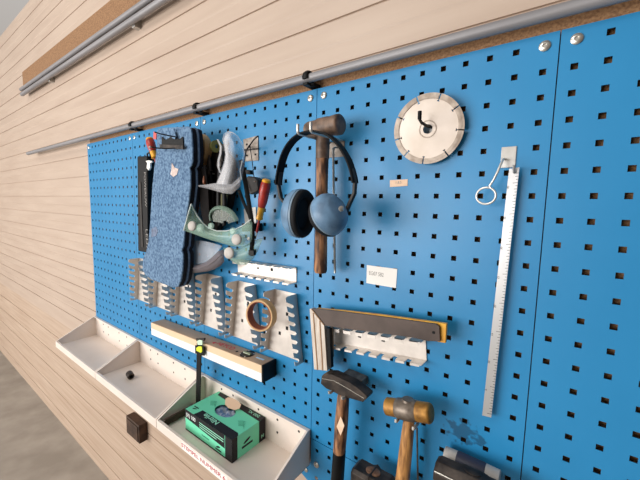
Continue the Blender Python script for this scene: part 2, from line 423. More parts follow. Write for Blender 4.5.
# ------------------------------------------------------------ wire loop hook and ruler at the right
lc = at(486, 195.8, -0.030)
t = thing('wire_hook', 'bright wire hook with a round loop near the steel ruler', 'hook', (lc.x+0.02, 0, lc.z))
pts = []
for k in range(0, 25):
    a = math.radians(60-k*15); pts.append(lc+V((math.cos(a)*0.0145, 0.0, math.sin(a)*0.0135)))
pts += [at(489.5, 186, -0.030), at(494, 179, -0.031), at(498, 171, -0.033)]
e = pts[-1]
pts += [e+V((0.003, 0.004, 0.012)), e+V((0.004, 0.014, 0.020)), V((e.x+0.004, -0.001, e.z+0.022))]
MB().tube(pts, 0.0019, 8).build('wire', CHROME, t, smooth=60)
MB().box(e.x-0.002, e.x+0.020, -0.002, 0, e.z+0.008, e.z+0.042).build('plate', STEEL, t, bevel=0.0006)

t = thing('steel_ruler', 'long narrow steel ruler hanging at the right side of the panel', 'ruler', (0.38, -0.012, -0.61))
A = at(482.2, 415.4, -0.014); B = at(491.2, 417.6, -0.014)
tx = V((0.0005, 0, 0.42)); tx = V((0.012, 0, 0.43))
m = MB(); m.prism([A, B, B+tx, A+tx], (0, 0.0012, 0)); m.build('blade', RULER, t)
tick = MB(); un = tx.normalized()
for k in range(84):
    p = A+un*(0.006+k*0.005); w = 0.0045 if k % 2 == 0 else 0.003
    if k % 10 == 0: w = 0.007
    d = (B-A).normalized()
    q = B+un*(0.006+k*0.005)
    tick.prism([q-d*w+V((0,-0.0002,0)), q+V((0,-0.0002,0)), q+un*0.0007+V((0,-0.0002,0)), q-d*w+un*0.0007+V((0,-0.0002,0))], (0, 0.0002, 0))
tick.build('scale_marks', INKD, t)
for k in range(1, 9):
    p = A+un*(k*0.05-0.002)+V((0.003, -0.0003, 0))
    lettering(str(k*5), p, (0,0,1), (-1,0,0), 0.005, INKD, t, name='numeral')
hp = A+tx
th = thing('ruler_hook', 'small steel peg carrying the ruler at its top end', 'hook', (hp.x+0.008, 0, hp.z-0.01))
MB().tube([(hp.x+0.008, 0.001, hp.z-0.006), (hp.x+0.008, -0.020, hp.z-0.006), (hp.x+0.008, -0.026, hp.z+0.004)], 0.002, 10).build('peg', STEEL, th, smooth=50)

# ------------------------------------------------------------ mallet on its double hook, ear defenders
def double_hook(x, z, gap, L, rise, label, mat_=CHROME, plate=True, pz=(0.010, 0.045), r=0.0023):
    t = thing('double_hook', label, 'hook', (x, 0, z), 'double prong tool hooks')
    if plate:
        MB().box(x-gap, x+gap+0.007, -0.002, 0, z-pz[1], z+pz[0]).build('plate', mat('dull_plate_steel', (170,160,150), 0.5, 0.3, c2=(120,108,98), scale=60), t, bevel=0.0006)
    for s in (-1, 1):
        px_ = x+s*gap
        MB().tube([(px_, -0.001, z), (px_, -L*0.5, z), (px_, -L+0.004, z), (px_, -L+0.0008, z+0.0018), (px_, -L, z+0.005), (px_, -L, z+rise)], r, 10).build('prong', mat_, t, smooth=50)
    return t
double_hook(0.036, -0.107, 0.0165, 0.113, 0.018, 'long silver double hook carrying the brown mallet and the ear defenders', pz=(0.000, 0.034), r=0.0031)
hc = V((0.040, -0.052, -0.086))
t = thing('mallet', 'old brown round-headed mallet behind the ear defenders', 'mallet', (0.037, -0.05, -0.40))
ax = V((1, -0.05, 0.02)).normalized()
MB().lathe([(-0.046, 0.013), (-0.0445, 0.0165), (-0.040, 0.0180), (-0.016, 0.0185), (-0.012, 0.0205), (0.012, 0.0207), (0.016, 0.0195), (0.036, 0.0210), (0.041, 0.0208), (0.0435, 0.0185), (0.044, 0.012)], hc, ax, 32).build('head', LEATHER, t, smooth=45)
MB().tube([(0.0365, -0.051, -0.095), (0.036, -0.050, -0.118), (0.036, -0.050, -0.150)], [0.0145, 0.0152, 0.0145], 20).build('sleeve', LEATHER, t, smooth=45)
MB().tube([(0.036, -0.050, -0.149), (0.036, -0.050, -0.20), (0.0365, -0.050, -0.30), (0.037, -0.050, -0.392), (0.037, -0.050, -0.398)], [0.0135, 0.0128, 0.0135, 0.0145, 0.0125], 20).build('handle', WOOD, t, smooth=45)
t = thing('steel_rod', 'thin straight steel rod hanging close behind the brown mallet', 'rod', (0.05, -0.02, -0.39))
MB().tube([at(333.2, 148, -0.022), at(335, 273, -0.018)], 0.0027, 10).build('rod', CHROME, t, smooth=50)
q = at(333.5, 150, -0.022)
MB().tube([q, q+V((0, 0.004, 0.006)), (q.x, -0.001, q.z+0.008)], 0.0019, 10).build('bent_end', CHROME, t, smooth=50)

# ear defenders: band parallel to the panel
t = thing('ear_defenders', 'blue ear defenders with a black headband hanging in front of the mallet', 'ear defenders', (0.05, -0.1, -0.30))
bp = [(288,207),(281,198),(278.5,185),(280,172),(284,156),(290.5,144),(299,136),(308,132.6),(318,132),(329,135.5),(339,144.5),(347,156.5),(352,169),(355,183),(354.5,193),(350,203),(345,214)]
P = [at(u, v, -0.100) for u, v in bp]
def smooth_path(Q, k=3):
    out = []
    for i in range(len(Q)-1):
        a, b_, c_, d_ = Q[max(i-1, 0)], Q[i], Q[i+1], Q[min(i+2, len(Q)-1)]
        for j in range(k):
            f = j/k; out.append(0.5*((2*b_)+(c_-a)*f+(2*a-5*b_+4*c_-d_)*f*f+(3*b_-a-3*c_+d_)*f**3))
    return out+[Q[-1]]
m = MB(); rows = []
def band(P, w, th, mb):
    rows = []
    n = len(P)
    for i, p in enumerate(P):
        tt = (P[min(i+1, n-1)]-P[max(i-1, 0)]).normalized(); nn = V((0,1,0)).cross(tt).normalized()
        rows.append([p+V((0,-w,0))+nn*th, p+V((0,w,0))+nn*th, p+V((0,w,0))-nn*th, p+V((0,-w,0))-nn*th])
    vs = [q for r in rows for q in r]; fs = []
    for i in range(n-1):
        for j in range(4): fs.append((i*4+j, i*4+(j+1) % 4, (i+1)*4+(j+1) % 4, (i+1)*4+j))
    fs += [(3,2,1,0), tuple(range((n-1)*4, n*4))]
    mb.add(vs, fs)
Pb = smooth_path(P)[6:40]
band(Pb, 0.0105, 0.0018, m); m.build('headband', BANDBLACK, t, smooth=70, bevel=0.0006, sub=0)
m = MB(); band([p+V((0,0,0)) for p in P[:4]], 0.0045, 0.0028, m); m.build('slider_arm', DARKGREY, t, smooth=60, bevel=0.0008)
m = MB(); band(P[12:], 0.0045, 0.0028, m); m.build('slider_arm', DARKGREY, t, smooth=60, bevel=0.0008)
def cup(center, axis, hgt, wid, dep, parent, up=(0,0,1)):
    """axis points to the outside of the head; shell behind, cushion in front"""
    c = V(center); a = V(axis).normalized()
    rx = hgt/2
    prof = [(dep, rx*0.10), (dep, rx*0.52), (dep*0.93, rx*0.60), (dep*0.88, rx*0.64), (dep*0.66, rx*0.84), (dep*0.36, rx*0.96), (0.0, rx)]
    prof += [(-0.001, rx*1.0), (-0.002, rx*0.9)]
    sh = MB().lathe(prof, c, a, 40, sc=(1, wid/hgt), ref=up).build('ear_cup', EARBLUE, parent, smooth=50)
    MB().lathe([(-0.002, rx*0.99), (-0.0045, rx*1.0), (-0.006, rx*0.985), (-0.006, rx*0.7), (-0.002, rx*0.7)], c, a, 40, sc=(1, wid/hgt), ref=up, closed=True).build('cup_rim', mat('pale_cup_rim', (118,142,162), 0.4), parent, smooth=50)
    MB().lathe([(-0.006, rx*0.62), (-0.006, rx*0.96), (-0.012, rx*0.98), (-0.017, rx*0.92), (-0.018, rx*0.8), (-0.014, rx*0.66), (0.004, rx*0.60), (0.006, rx*0.3), (0.006, rx*0.02), (0.004, rx*0.02)], c, a, 40, sc=(1, wid/hgt), ref=up).build('cushion', RUBBER, parent, smooth=60)
    return c
cl = at(299.5, 213.5, -0.100)
cup(cl, (-0.97, -0.02, 0.05), 0.103, 0.078, 0.034, t)
crr = at(328.3, 214.8, -0.118)
cup(crr, (0.84, -0.22, 0.50), 0.083, 0.074, 0.031, t, up=(-0.45, 0.1, 0.85))
MB().lathe([(0, 0.005), (0.003, 0.005), (0.004, 0.003)], at(341, 209, -0.150), (0.8, -0.5, 0.3), 14).build('pivot', EDGE, t, smooth=40)

# ------------------------------------------------------------ red and yellow screwdrivers
def screwdriver(top, tip, label, hl=0.55, r=0.0125, writing=None):
    top = V(top); tip = V(tip); d = (tip-top); L = d.length; d.normalize()
    t = thing('screwdriver', label, 'screwdriver', tip, 'red and yellow screwdrivers')
    def q(f): return top+d*L*f
    MB().lathe([(0, r*0.4), (0.002, r*0.75), (0.007, r*0.85), (0.008, r*0.8)], top, d, 18).build('end_cap', YELLOW, t, smooth=40)
    h = L*hl
    MB().lathe([(0.0075, r*0.78), (0.012, r*0.95), (h*0.3, r), (h*0.55, r*0.92), (h*0.7, r*0.72)], top, d, 18).build('handle', RED, t, smooth=40)
    MB().lathe([(h*0.7, r*0.70), (h*0.78, r*0.66), (h*0.95, r*0.62), (h, r*0.72), (h*1.03, r*0.5)], top, d, 18).build('collar', YELLOW, t, smooth=40)
    MB().tube([top+d*h, top+d*(L*0.93)], r*0.24, 10).build('shaft', RED, t, smooth=40)
    MB().tube([top+d*(L*0.93), tip], [0.0022, 0.0012], 8).build('tip', STEEL, t, smooth=40)
    return t
screwdriver(at(266.8, 179, -0.040), at(256.2, 236, -0.030), 'red and yellow screwdriver hanging left of the ear defenders', 0.68, 0.0132)
screwdriver(at(149.3, 138, -0.075), at(157.5, 168, -0.075), 'red and yellow screwdriver at the left edge beside the knee pads', 0.66, 0.0140)

# holder block behind that screwdriver
t = thing('tool_clip', 'small grey metal clip holding the red and yellow screwdriver shaft', 'clip', at(255, 236, 0))
MB().prism([at(244, 209, -0.001), at(256, 207, -0.001), at(257, 229, -0.001), at(246, 229, -0.001)], (0, -0.0015, 0)).build('plate', STEEL, t)
MB().prism([at(250, 223, -0.002), at(262, 223, -0.002), at(262, 231, -0.002), at(250, 231, -0.002)], (0, -0.030, 0)).build('clip_body', BLACK, t, bevel=0.001)

# ------------------------------------------------------------ knee pads at the left
front = [(156.6,131),(158.5,128.6),(163,127.6),(176,127),(187.5,126.2),(190.3,127.6),(191.3,133),(192.3,150),(192.3,161),(191.2,165.5),(189.2,168),(190.2,171.5),(190.4,185),(188.8,200),(186,218),(184.2,234),(183.2,246),(181.4,250.5),(182.8,255),(182.6,268),(180.6,281),(177.6,287),(173,288),(163,284),(151,279.7),(144.8,275),(142.2,269),(142.8,258),(145.8,251.5),(147.2,246),(148.3,241),(149.8,223),(151.2,200),(152.2,185),(154,168),(156.4,150)]
def kneepad(Y, dx, dz, foam, label, scale=1.0):
    P = [at(u, v, -0.100) for u, v in front]
    cx = sum(p.x for p in P)/len(P); cz = sum(p.z for p in P)/len(P)
    P = [V((cx+(p.x-cx)*scale+dx, Y, cz+(p.z-cz)*scale+dz)) for p in P]
    t = thing('knee_pad', label, 'knee pad', (cx+dx, Y+0.01, min(p.z for p in P)))
    MB().prism(P, (0, 0.0055, 0)).build('foam', foam, t, bevel=0.0026, seg=3, smooth=40)
    c2 = V((cx+dx, 0, cz+dz))
    Q = [V((c2.x+(p.x-c2.x)*0.99, Y+0.0055, c2.z+(p.z-c2.z)*0.994)) for p in P]
    MB().prism(Q, (0, 0.0115, 0)).build('rubber_edge', NAVY, t, bevel=0.0015, smooth=40)
    return t
kp = kneepad(-0.100, 0, 0, FOAM, 'worn blue foam knee pad in front, with a torn white sticker')
kneepad(-0.0825, 0.004, 0.0, FOAM2, 'slate blue knee pad hanging right behind the front blue one')
st = [(172,163),(174.5,167.5),(178.5,169),(177,174.5),(173.5,177),(170.5,174),(171.5,170)]
MB().prism([at(u, v, -0.1005) for u, v in st], (0, -0.0006, 0)).build('sticker', mat('dusty_sticker', (222,204,196), 0.8, c2=(196,176,168), scale=90), kp)
MB().prism([at(u, v, -0.1005) for u, v in ((151.5,229),(156,226.5),(158,231),(156,236),(151.5,237))], (0, -0.0004, 0)).build('grey_patch', mat('patch_grey', (96,104,122), 0.9, c2=(120,134,160), scale=120), kp)
# black spring clip with two long prongs that carries the pads
t = thing('spring_clip', 'black toothed spring clip with two prongs holding the knee pads', 'clip', at(173, 150, -0.11))
MB().prism([at(u, v, -0.1008) for u, v in ((162.5,136.5),(166,140),(170,138),(172.5,136),(174.5,131.5),(176.5,137),(180,139.5),(183.5,136.5),(184.5,149),(162.5,147.5))], (0, -0.003, 0)).build('jaw', BLACK, t, bevel=0.0008)
MB().prism([at(u, v, -0.104) for u, v in ((161.5,144.5),(184.8,145.5),(184.8,149.6),(161.5,148))], (0, -0.006, 0)).build('jaw_bar', DARKSTEEL, t, bevel=0.0008)
MB().prism([at(u, v, -0.1045) for u, v in ((174.6,128.5),(177,137),(175.6,139.5),(172.6,138))], (0, -0.003, 0)).build('cloth_tip', FOAM, t, bevel=0.0006)
MB().tube([at(177, 137.3, -0.105), at(171, 136, -0.120), at(161, 134, -0.145), at(154.5, 132, -0.158)], 0.0017, 8).build('prong', BLACK, t, smooth=60)
MB().tube([at(176, 148, -0.108), at(166, 148.6, -0.125), at(157, 148, -0.145), at(151.5, 147, -0.158)], 0.0020, 8).build('prong', DARKGREY, t, smooth=60)
MB().lathe([(0, 0.002), (0.002, 0.0032), (0.005, 0.002)], at(150.8, 146.9, -0.158), (-1, -0.3, 0), 10).build('prong_cap', PEWTER, t, smooth=60)
q = at(176, 143, -0.062)
th = thing('pad_peg', 'dark peg on the panel behind the knee pads', 'hook', (q.x, 0, q.z))
MB().tube([(q.x, 0.001, q.z), (q.x, -0.066, q.z)], 0.003, 10).build('peg', DARKSTEEL, th, smooth=50)
MB().prism([at(u, v, -0.078) for u, v in ((153.4,131.5),(156.4,132.0),(156,139.5),(153,139))], (0, 0.006, 0)).build('red_tag', mat('pinkish_red', (206,86,84), 0.5), t, bevel=0.001)

# ------------------------------------------------------------ tape roll behind the pads
c = V((at(199.2, 150, -0.040).x, -0.040, at(199.2, 150, -0.04).z))
t = thing('tape_roll', 'roll of tan tape half hidden behind the knee pads', 'tape', (c.x, -0.04, c.z-0.045))
MB().lathe([(-0.012, 0.030), (-0.012, 0.047), (-0.010, 0.048), (0.010, 0.048), (0.012, 0.047), (0.012, 0.030)], c, (0.0,-1,0), 36, closed=True).build('tape', TAN, t, smooth=40)
MB().lathe([(-0.0122, 0.027), (-0.0122, 0.0302), (0.0122, 0.0302), (0.0122, 0.027)], c, (0.0,-1,0), 36, closed=True).build('core', CORE, t, smooth=40)
th = thing('tape_peg', 'steel peg through the tan tape roll behind the knee pads', 'hook', (c.x, 0, c.z+0.02))
MB().tube([(c.x, 0.001, c.z+0.0235), (c.x, -0.058, c.z+0.0235), (c.x, -0.062, c.z+0.030)], 0.0028, 10).build('peg', STEEL, th, smooth=50)

# small plate + olive roll
t = thing('hook_plate', 'small galvanised hook plate between tan tape and clear goggles', 'hook', at(211, 152, 0))
MB().prism([at(208.6, 143, -0.0005), at(214, 142.5, -0.0005), at(214, 155, -0.0005), at(208.6, 155.5, -0.0005)], (0, -0.002, 0)).build('plate', STEEL, t)
MB().lathe([(0, 0.004), (0.002, 0.004), (0.003, 0.002)], at(211.5, 147, -0.0025), (0,-1,0), 12).build('rivet', DARKSTEEL, t, smooth=40)
p0 = at(217, 146, -0.002)
MB().tube([p0, V((p0.x, -0.045, p0.z))], 0.0022, 8).build('prong', STEEL, t, smooth=50)
c = at(216.3, 146.5, -0.03)
t = thing('tape_roll', 'small olive roll of tape beside the clear goggles', 'tape', c-V((0,0,0.012)))
MB().lathe([(-0.006, 0.006), (-0.006, 0.0175), (0.006, 0.0175), (0.006, 0.006)], c, (0.97,-0.25,0), 24, closed=True).build('tape', OLIVE, t, smooth=40)

# ------------------------------------------------------------ dark tools hanging behind the goggles
def pliers(top, L, label, Y, lean=0.0, w=0.016):
    t = thing('pliers', label, 'pliers', (top.x, Y, top.z-L), 'black pliers behind the goggles')
    p = lambda dx, dz, dy=0: V((top.x+dx+lean*dz, Y+dy, top.z+dz))
    MB().tube([p(0, 0), p(0.0, -0.02), p(0.001, -0.045)], [0.003, 0.008, 0.011], 12, flat=(1, 0.6), up=(1,0,0)).build('jaws', DARKSTEEL, t, smooth=50)
    MB().lathe([(0, 0.011), (0.004, 0.011), (0.006, 0.008)], p(0, -0.05, -0.004), (0,-1,0), 18).build('pivot', DARKSTEEL, t, smooth=40)
    for s in (-1, 1):
        MB().tube([p(s*0.004, -0.05), p(s*w*0.8, -L*0.45), p(s*w, -L*0.7), p(s*w*0.75, -L)], [0.006, 0.0072, 0.0078, 0.006], 12, flat=(1, 0.8), up=(1,0,0)).build('handle', BLACK, t, smooth=50)
    th = thing('tool_peg', 'steel peg behind the '+label, 'hook', (top.x, 0, top.z-0.04))
    MB().tube([(p(0, -0.03).x, 0.001, top.z-0.052), (p(0, -0.03).x, Y+0.002, top.z-0.052)], 0.0022, 8).build('peg', STEEL, th, smooth=50)
    return t
pliers(at(209, 155, -0.046), 0.23, 'black handled pliers hanging close beside the knee pads', -0.046)
pliers(at(221, 146, -0.046), 0.22, 'black handled pliers hanging behind the clear goggles', -0.046, w=0.014)
t = thing('leather_strap', 'dark brown strap hanging between knee pads and goggles', 'strap', at(205, 236, -0.05))
MB().sheet([[at(198, 165, -0.068), at(205, 165, -0.065)], [at(199, 190, -0.07), at(208, 190, -0.065)], [at(201, 212, -0.07), at(209, 214, -0.065)], [at(206, 234, -0.07), at(213, 236, -0.065)]], (0, 0.004, 0)).build('strap', mat('dark_leather', (26,21,20), 0.8, c2=(16,14,14), scale=60, spec=0.15), t, smooth=60)
MB().lathe([(0, 0.002), (0.012, 0.005), (0.022, 0.0045), (0.024, 0.002)], at(204, 176, -0.074), (0.1, 0, -1), 14).build('copper_end', mat('copper_brown', (110,66,44), 0.4, 0.5), t, smooth=50)
MB().sheet([[at(221, 194, -0.045), at(227, 193, -0.045)], [at(220, 204, -0.045), at(226, 205, -0.045)], [at(216, 216, -0.045), at(224, 217, -0.045)]], (0, 0.004, 0)).build('olive_end', mat('olive_cloth', (92,88,58), 0.8), t, smooth=60)

t = thing('tool_pouch', 'black soft tool pouch hanging behind the clear and green goggles', 'pouch', at(215, 236, -0.02))
MB().prism([at(u, v, -0.030) for u, v in ((204,158),(210,153),(222,150),(229,158),(232,172),(231,190),(228,206),(221,222),(213,236),(205,234),(202,214),(201,190))], (0, 0.022, 0)).build('body', mat('black_canvas', (16,14,14), 0.9, spec=0.15, c2=(40,32,28), scale=50, bump=0.5, bscale=90), t, bevel=0.004, seg=3, smooth=50)
MB().tube([at(212, 156, -0.022), at(214, 146, -0.012), at(217, 143, -0.006)], 0.002, 8).build('loop', BLACK, t, smooth=60)

# hook plate right of the goggles
t = thing('hook_plate', 'silver square hook plate right of the clear goggles', 'hook', at(251, 160, 0))
MB().prism([at(243.5, 139.5, -0.0005), at(258.5, 135.5, -0.0005), at(258.8, 160.5, -0.0005), at(245.5, 161.5, -0.0005)], (0, -0.002, 0)).build('plate', mat('dull_plate_steel', (170,160,150), 0.5, 0.3, c2=(120,108,98), scale=60), t, bevel=0.0006)
MB().prism([at(244.5, 149.3, -0.0026), at(258.6, 148, -0.0026), at(258.7, 149.6, -0.0026), at(244.6, 151, -0.0026)], (0, -0.003, 0)).build('fold', DARKSTEEL, t)
for u, v in ((247,155.5),(255.5,154.5),(247,144.5)):
    MB().lathe([(0, 0.0035), (0.0015, 0.0035), (0.002, 0.002)], at(u, v, -0.0024), (0,-1,0), 4).build('fixing', BLACK, t)
w0 = at(257.5, 136.5, -0.03); w1 = at(250, 143, -0.03)
MB().tube([at(250, 147, -0.003), at(249, 147, -0.02), at(250, 145, -0.034), at(253.5, 140, -0.036), at(257.8, 136, -0.036)], 0.0018, 8).build('prong', BLACK, t, smooth=60)
t = thing('cord', 'thin black cord loop hanging from the silver hook plate', 'cord', at(250, 180, -0.03))
MB().tube([at(249.5, 145.5, -0.032), at(246, 151, -0.04), at(244.3, 161, -0.045), at(243, 180, -0.05)], 0.0018, 8).build('cord', BLACK, t, smooth=60)
MB().tube([at(249.8, 145.5, -0.032), at(252, 160, -0.032), at(254.5, 182, -0.03)], 0.0011, 8).build('cord', BLACK, t, smooth=60)
t = thing('tool_pouch', 'small dark grey pouch hanging on the black cord', 'pouch', at(251, 194, -0.03))
MB().prism([at(u, v, -0.036) for u, v in ((244,179),(248,176),(254,177),(257.5,180),(258.3,190),(256,192),(250,194.5),(246.5,189))], (0, 0.022, 0)).build('body', DARKGREY, t, bevel=0.002, smooth=40)
MB().tube([at(245.6, 180, -0.040), at(249.4, 191, -0.040)], 0.0014, 8).build('edge_trim', PEWTER, t, smooth=50)
MB().prism([at(u, v, -0.037) for u, v in ((243.5,169.5),(250,170),(250.5,174.5),(244,174))], (0, 0.010, 0)).build('buckle', BLACK, t, bevel=0.001)
MB().lathe([(0, 0.0018), (0.002, 0.0018), (0.003, 0.001)], at(255, 181.5, -0.037), (0,-1,0), 8).build('stud', PEWTER, t)

# ------------------------------------------------------------ clear goggles
t = thing('safety_goggles', 'clear colourless safety goggles hanging above the green ones', 'goggles', at(230, 194, -0.09))
Lp = [(224.5,136),(224.8,142),(225.6,150),(224.2,160),(221.0,171),(217.0,183)]
Rp = [(236,135.5),(241,141.5),(244.6,151),(244.6,161),(242.0,174),(239,186)]
rows = [[at(227.2, 132.6, -0.085), at(228.6, 131.8, -0.092), at(230.5, 131.6, -0.096), at(233, 132.6, -0.085), at(235, 134.2, -0.075)]]
for (a, b_) in zip(Lp, Rp):
    r = []
    for k, f in enumerate((0, 0.25, 0.5, 0.75, 1)):
        Y = -0.080-0.032*math.sin(PI*(0.15+f*0.85))
        r.append(at(a[0]+(b_[0]-a[0])*f, a[1]+(b_[1]-a[1])*f, Y))
    rows.append(r)
MB().sheet(rows, (0, 0.0022, 0)).build('lens', CLEAR, t, smooth=80)
bl = [(222.8,141.3),(224.2,148),(225.4,155.5),(224,164),(221,172.5),(215.8,184)]
br = [(229.0,141),(229.8,148.4),(230.4,159.7),(230,167),(229,174),(226.8,184.6)]
MB().sheet([[at(224.6,135.5,-0.1), at(227,133,-0.103), at(230,133.5,-0.104)]]+[[at(a[0],a[1],-0.103), at((a[0]+b_[0])/2,(a[1]+b_[1])/2,-0.112), at(b_[0],b_[1],-0.108)] for a,b_ in zip(bl,br)], (0, 0.002, 0)).build('frame_band', CLEARBRIGHT, t, smooth=80)
MB().tube([at(222.6,141,-0.1), at(224,134.6,-0.1), at(228,131.6,-0.1), at(233,132.6,-0.098), at(238,136.5,-0.09), at(242.6,145,-0.085), at(244.2,155,-0.083), at(241.5,163,-0.083)], 0.0013, 8).build('rim', CLEARBRIGHT, t, smooth=60)
tops = [(198,185.2),(206,184.6),(214,183.2),(222,183.5),(231,184.5),(239.5,177)]
bots = [(199,186.8),(207,188.6),(215,190.8),(223,193.2),(231,194.0),(239.5,186.5)]
rows = [[at(u, v, -0.118+0.006*i) for i, (u, v) in enumerate(tops)], [at((a[0]+b_[0])/2, (a[1]+b_[1])/2, -0.124+0.006*i) for i, (a, b_) in enumerate(zip(tops, bots))], [at(u, v, -0.118+0.006*i) for i, (u, v) in enumerate(bots)]]
MB().sheet(rows, (0, 0.003, 0)).build('nose_flange', CLEARBRIGHT, t, smooth=80)
sl = [(216.5,139),(219.6,146),(219.4,153),(217.4,160),(217.2,167),(219.4,173)]
MB().sheet([[at(u, v, -0.085), at(u+1.7, v+0.4, -0.088)] for u, v in sl], (0, 0.002, 0)).build('side_flange', CLEARBRIGHT, t, smooth=80)
MB().tube([at(242.5, 161, -0.088), at(240.2, 170, -0.09), at(241.5, 180, -0.085)], 0.0014, 8).build('edge_bead', WEDGE, t, smooth=60)
MB().prism([at(221, 144, -0.075), at(226, 143.5, -0.075), at(226, 151.5, -0.075), at(222.5, 151.5, -0.075)], (0, 0.008, 0)).build('vent_block', BLACK, t, bevel=0.001)
def strap(pts, w, mb):
    P = [V(p) for p in pts]; n = len(P); rows = []
    for i, p in enumerate(P):
        tt = (P[min(i+1, n-1)]-P[max(i-1, 0)]).normalized(); nn = tt.cross(V((0.5,-1,0)).normalized()).normalized()
        rows.append([p-nn*w, p+nn*w])
    mb.sheet(rows, (0.0006, 0.0018, 0))
m = MB(); strap([at(240, 160, -0.075), at(242.5, 170, -0.075), at(245.5, 185, -0.072), at(248, 200, -0.07), at(250.5, 215, -0.068), at(252, 226, -0.068), at(252.2, 240, -0.068), at(251.2, 252, -0.068)], 0.0052, m)
m.build('elastic_strap', BLACK, t, smooth=70)
m = MB(); strap([at(238.5, 190, -0.066), at(243.5, 203, -0.066), at(248.5, 214, -0.065), at(251, 222, -0.065)], 0.0036, m)
m.build('elastic_strap', BLACK, t, smooth=70)
MB().prism([at(u, v, -0.072) for u, v in ((248.4,250),(253.6,250.5),(253.8,255),(251,256.4),(248.2,254.8))], (0, 0.008, 0)).build('strap_buckle', BLACK, t, bevel=0.001)

# ------------------------------------------------------------ mint green goggles
t = thing('safety_goggles', 'mint green vented safety goggles hanging under the clear ones', 'goggles', at(225, 265, -0.08))
tops = [(191.2,204),(193,208.5),(197,215.5),(202.5,223),(209,228.5),(217,231),(226,231),(236,229),(244,225),(251,219.5)]
bots = [(183.6,230.5),(187,231.5),(192.5,233.5),(199,236),(206,238.5),(214,241),(223,243.6),(232,246.2),(242,247),(251,244)]
ys = [-0.135+0.0075*i for i in range(10)]
rows = []
for f in (0, 0.33, 0.66, 1):
    rows.append([at(a[0]+(b_[0]-a[0])*f, a[1]+(b_[1]-a[1])*f, y-0.008*math.sin(PI*f)) for a, b_, y in zip(tops, bots, ys)])
MB().sheet(rows, (0.001, 0.003, 0)).build('frame', MINT, t, smooth=80)
MB().tube([at(183.6,230.5,-0.136), at(187.5,217,-0.136), at(191.2,204,-0.136)], 0.0017, 8).build('edge_bead', WEDGE, t, smooth=60)
MB().tube([at(u, v, y-0.001) for (u, v), y in zip(tops, ys)], 0.0015, 8).build('rim', WEDGE, t, smooth=60)
tops = [(223,247.5),(230,249),(238,248.5),(246,245),(254,240),(261.5,238.5)]
bots = [(224.5,253),(230,259.5),(237,264.5),(245,265.2),(252.5,258.5),(257.5,250)]
ys = [-0.085+0.007*i for i in range(6)]
rows = [[at(a[0]+(b_[0]-a[0])*f, a[1]+(b_[1]-a[1])*f, y-0.010*math.sin(PI*f)) for a, b_, y in zip(tops, bots, ys)] for f in (0, 0.33, 0.66, 1)]
MB().sheet(rows, (0.001, 0.003, 0)).build('side_shell', MINT, t, smooth=80)
el = [at(223.5+12.5*math.cos(a)+4*math.sin(a), 220+12.5*math.sin(a), -0.062) for a in [math.radians(175+10*k) for k in range(0, 20)]]
MB().tube(el, 0.0042, 10, flat=(1, 1.6)).build('back_rim', MINTD, t, smooth=60)
m = MB(); n = len(el); cc = at(226, 224, -0.062)
m.sheet([[p+(cc-p)*0.12 for p in el], [p+(cc-p)*0.8 for p in el]], (0, 0.002, 0)); m.build('lens', clear('green_grey_lens', (120,130,116), 0.22), t, smooth=80)
for (u, v, Y, r) in ((192,226,-0.137,0.0125),(200,228,-0.128,0.0105),(211,226,-0.118,0.008),(233,231,-0.096,0.0085),(236.5,239.5,-0.098,0.0135),(241,240,-0.090,0.011),(229,253,-0.092,0.0145)):
    white = r in (0.0125, 0.0135, 0.0145)
    MB().lathe([(-0.002, r*1.05), (0.002, r), (0.0035, r*0.85), (0.004, r*0.3)], at(u, v, Y), (0.25,-1,0.1), 22).build('vent', PEWTER if white else MINT, t, smooth=40)
MB().lathe([(-0.001, 0.004), (0.002, 0.004), (0.003, 0.002)], at(248.8, 238.5, -0.075), (0.25,-1,0.1), 12).build('rivet', PAPER, t, smooth=40)

# grey rimmed visor
t = thing('face_visor', 'clear visor with a smoky grey rim below the green goggles', 'visor', at(210, 272, -0.05))
tops = [(193,264.8),(198,264.6),(205.5,262.3),(212.6,256.8),(218,251.5),(222.6,249.5)]
bots = [(193,273.2),(198,272.8),(207,271.4),(214,269),(219.5,266),(223.2,262)]
rows = [[at(a[0]+(b_[0]-a[0])*f, a[1]+(b_[1]-a[1])*f, -0.058-0.012*math.sin(PI*f)) for a, b_ in zip(tops, bots)] for f in (0, 0.3, 0.6, 1)]
MB().sheet(rows, (0, 0.004, 0)).build('rim', SMOKE, t, smooth=80)
MB().tube([at(193, 268.5, -0.071), at(200, 268, -0.071), at(208, 265.3, -0.071), at(214.5, 260.5, -0.071), at(221, 254.5, -0.071)], 0.0016, 8).build('ridge', SMOKE, t, smooth=60)
MB().sheet([[at(193, 240, -0.052), at(206, 241.5, -0.052), at(214, 243.5, -0.052), at(222, 246, -0.052)], [at(193, 252, -0.056), at(204, 252, -0.056), at(211, 251, -0.056), at(219.5, 249, -0.056)], [at(193, 265, -0.056), at(205, 262.5, -0.056), at(212.5, 257, -0.056), at(218, 251.5, -0.056)]], (0, 0.0015, 0)).build('window', CLEARFAINT, t, smooth=80)

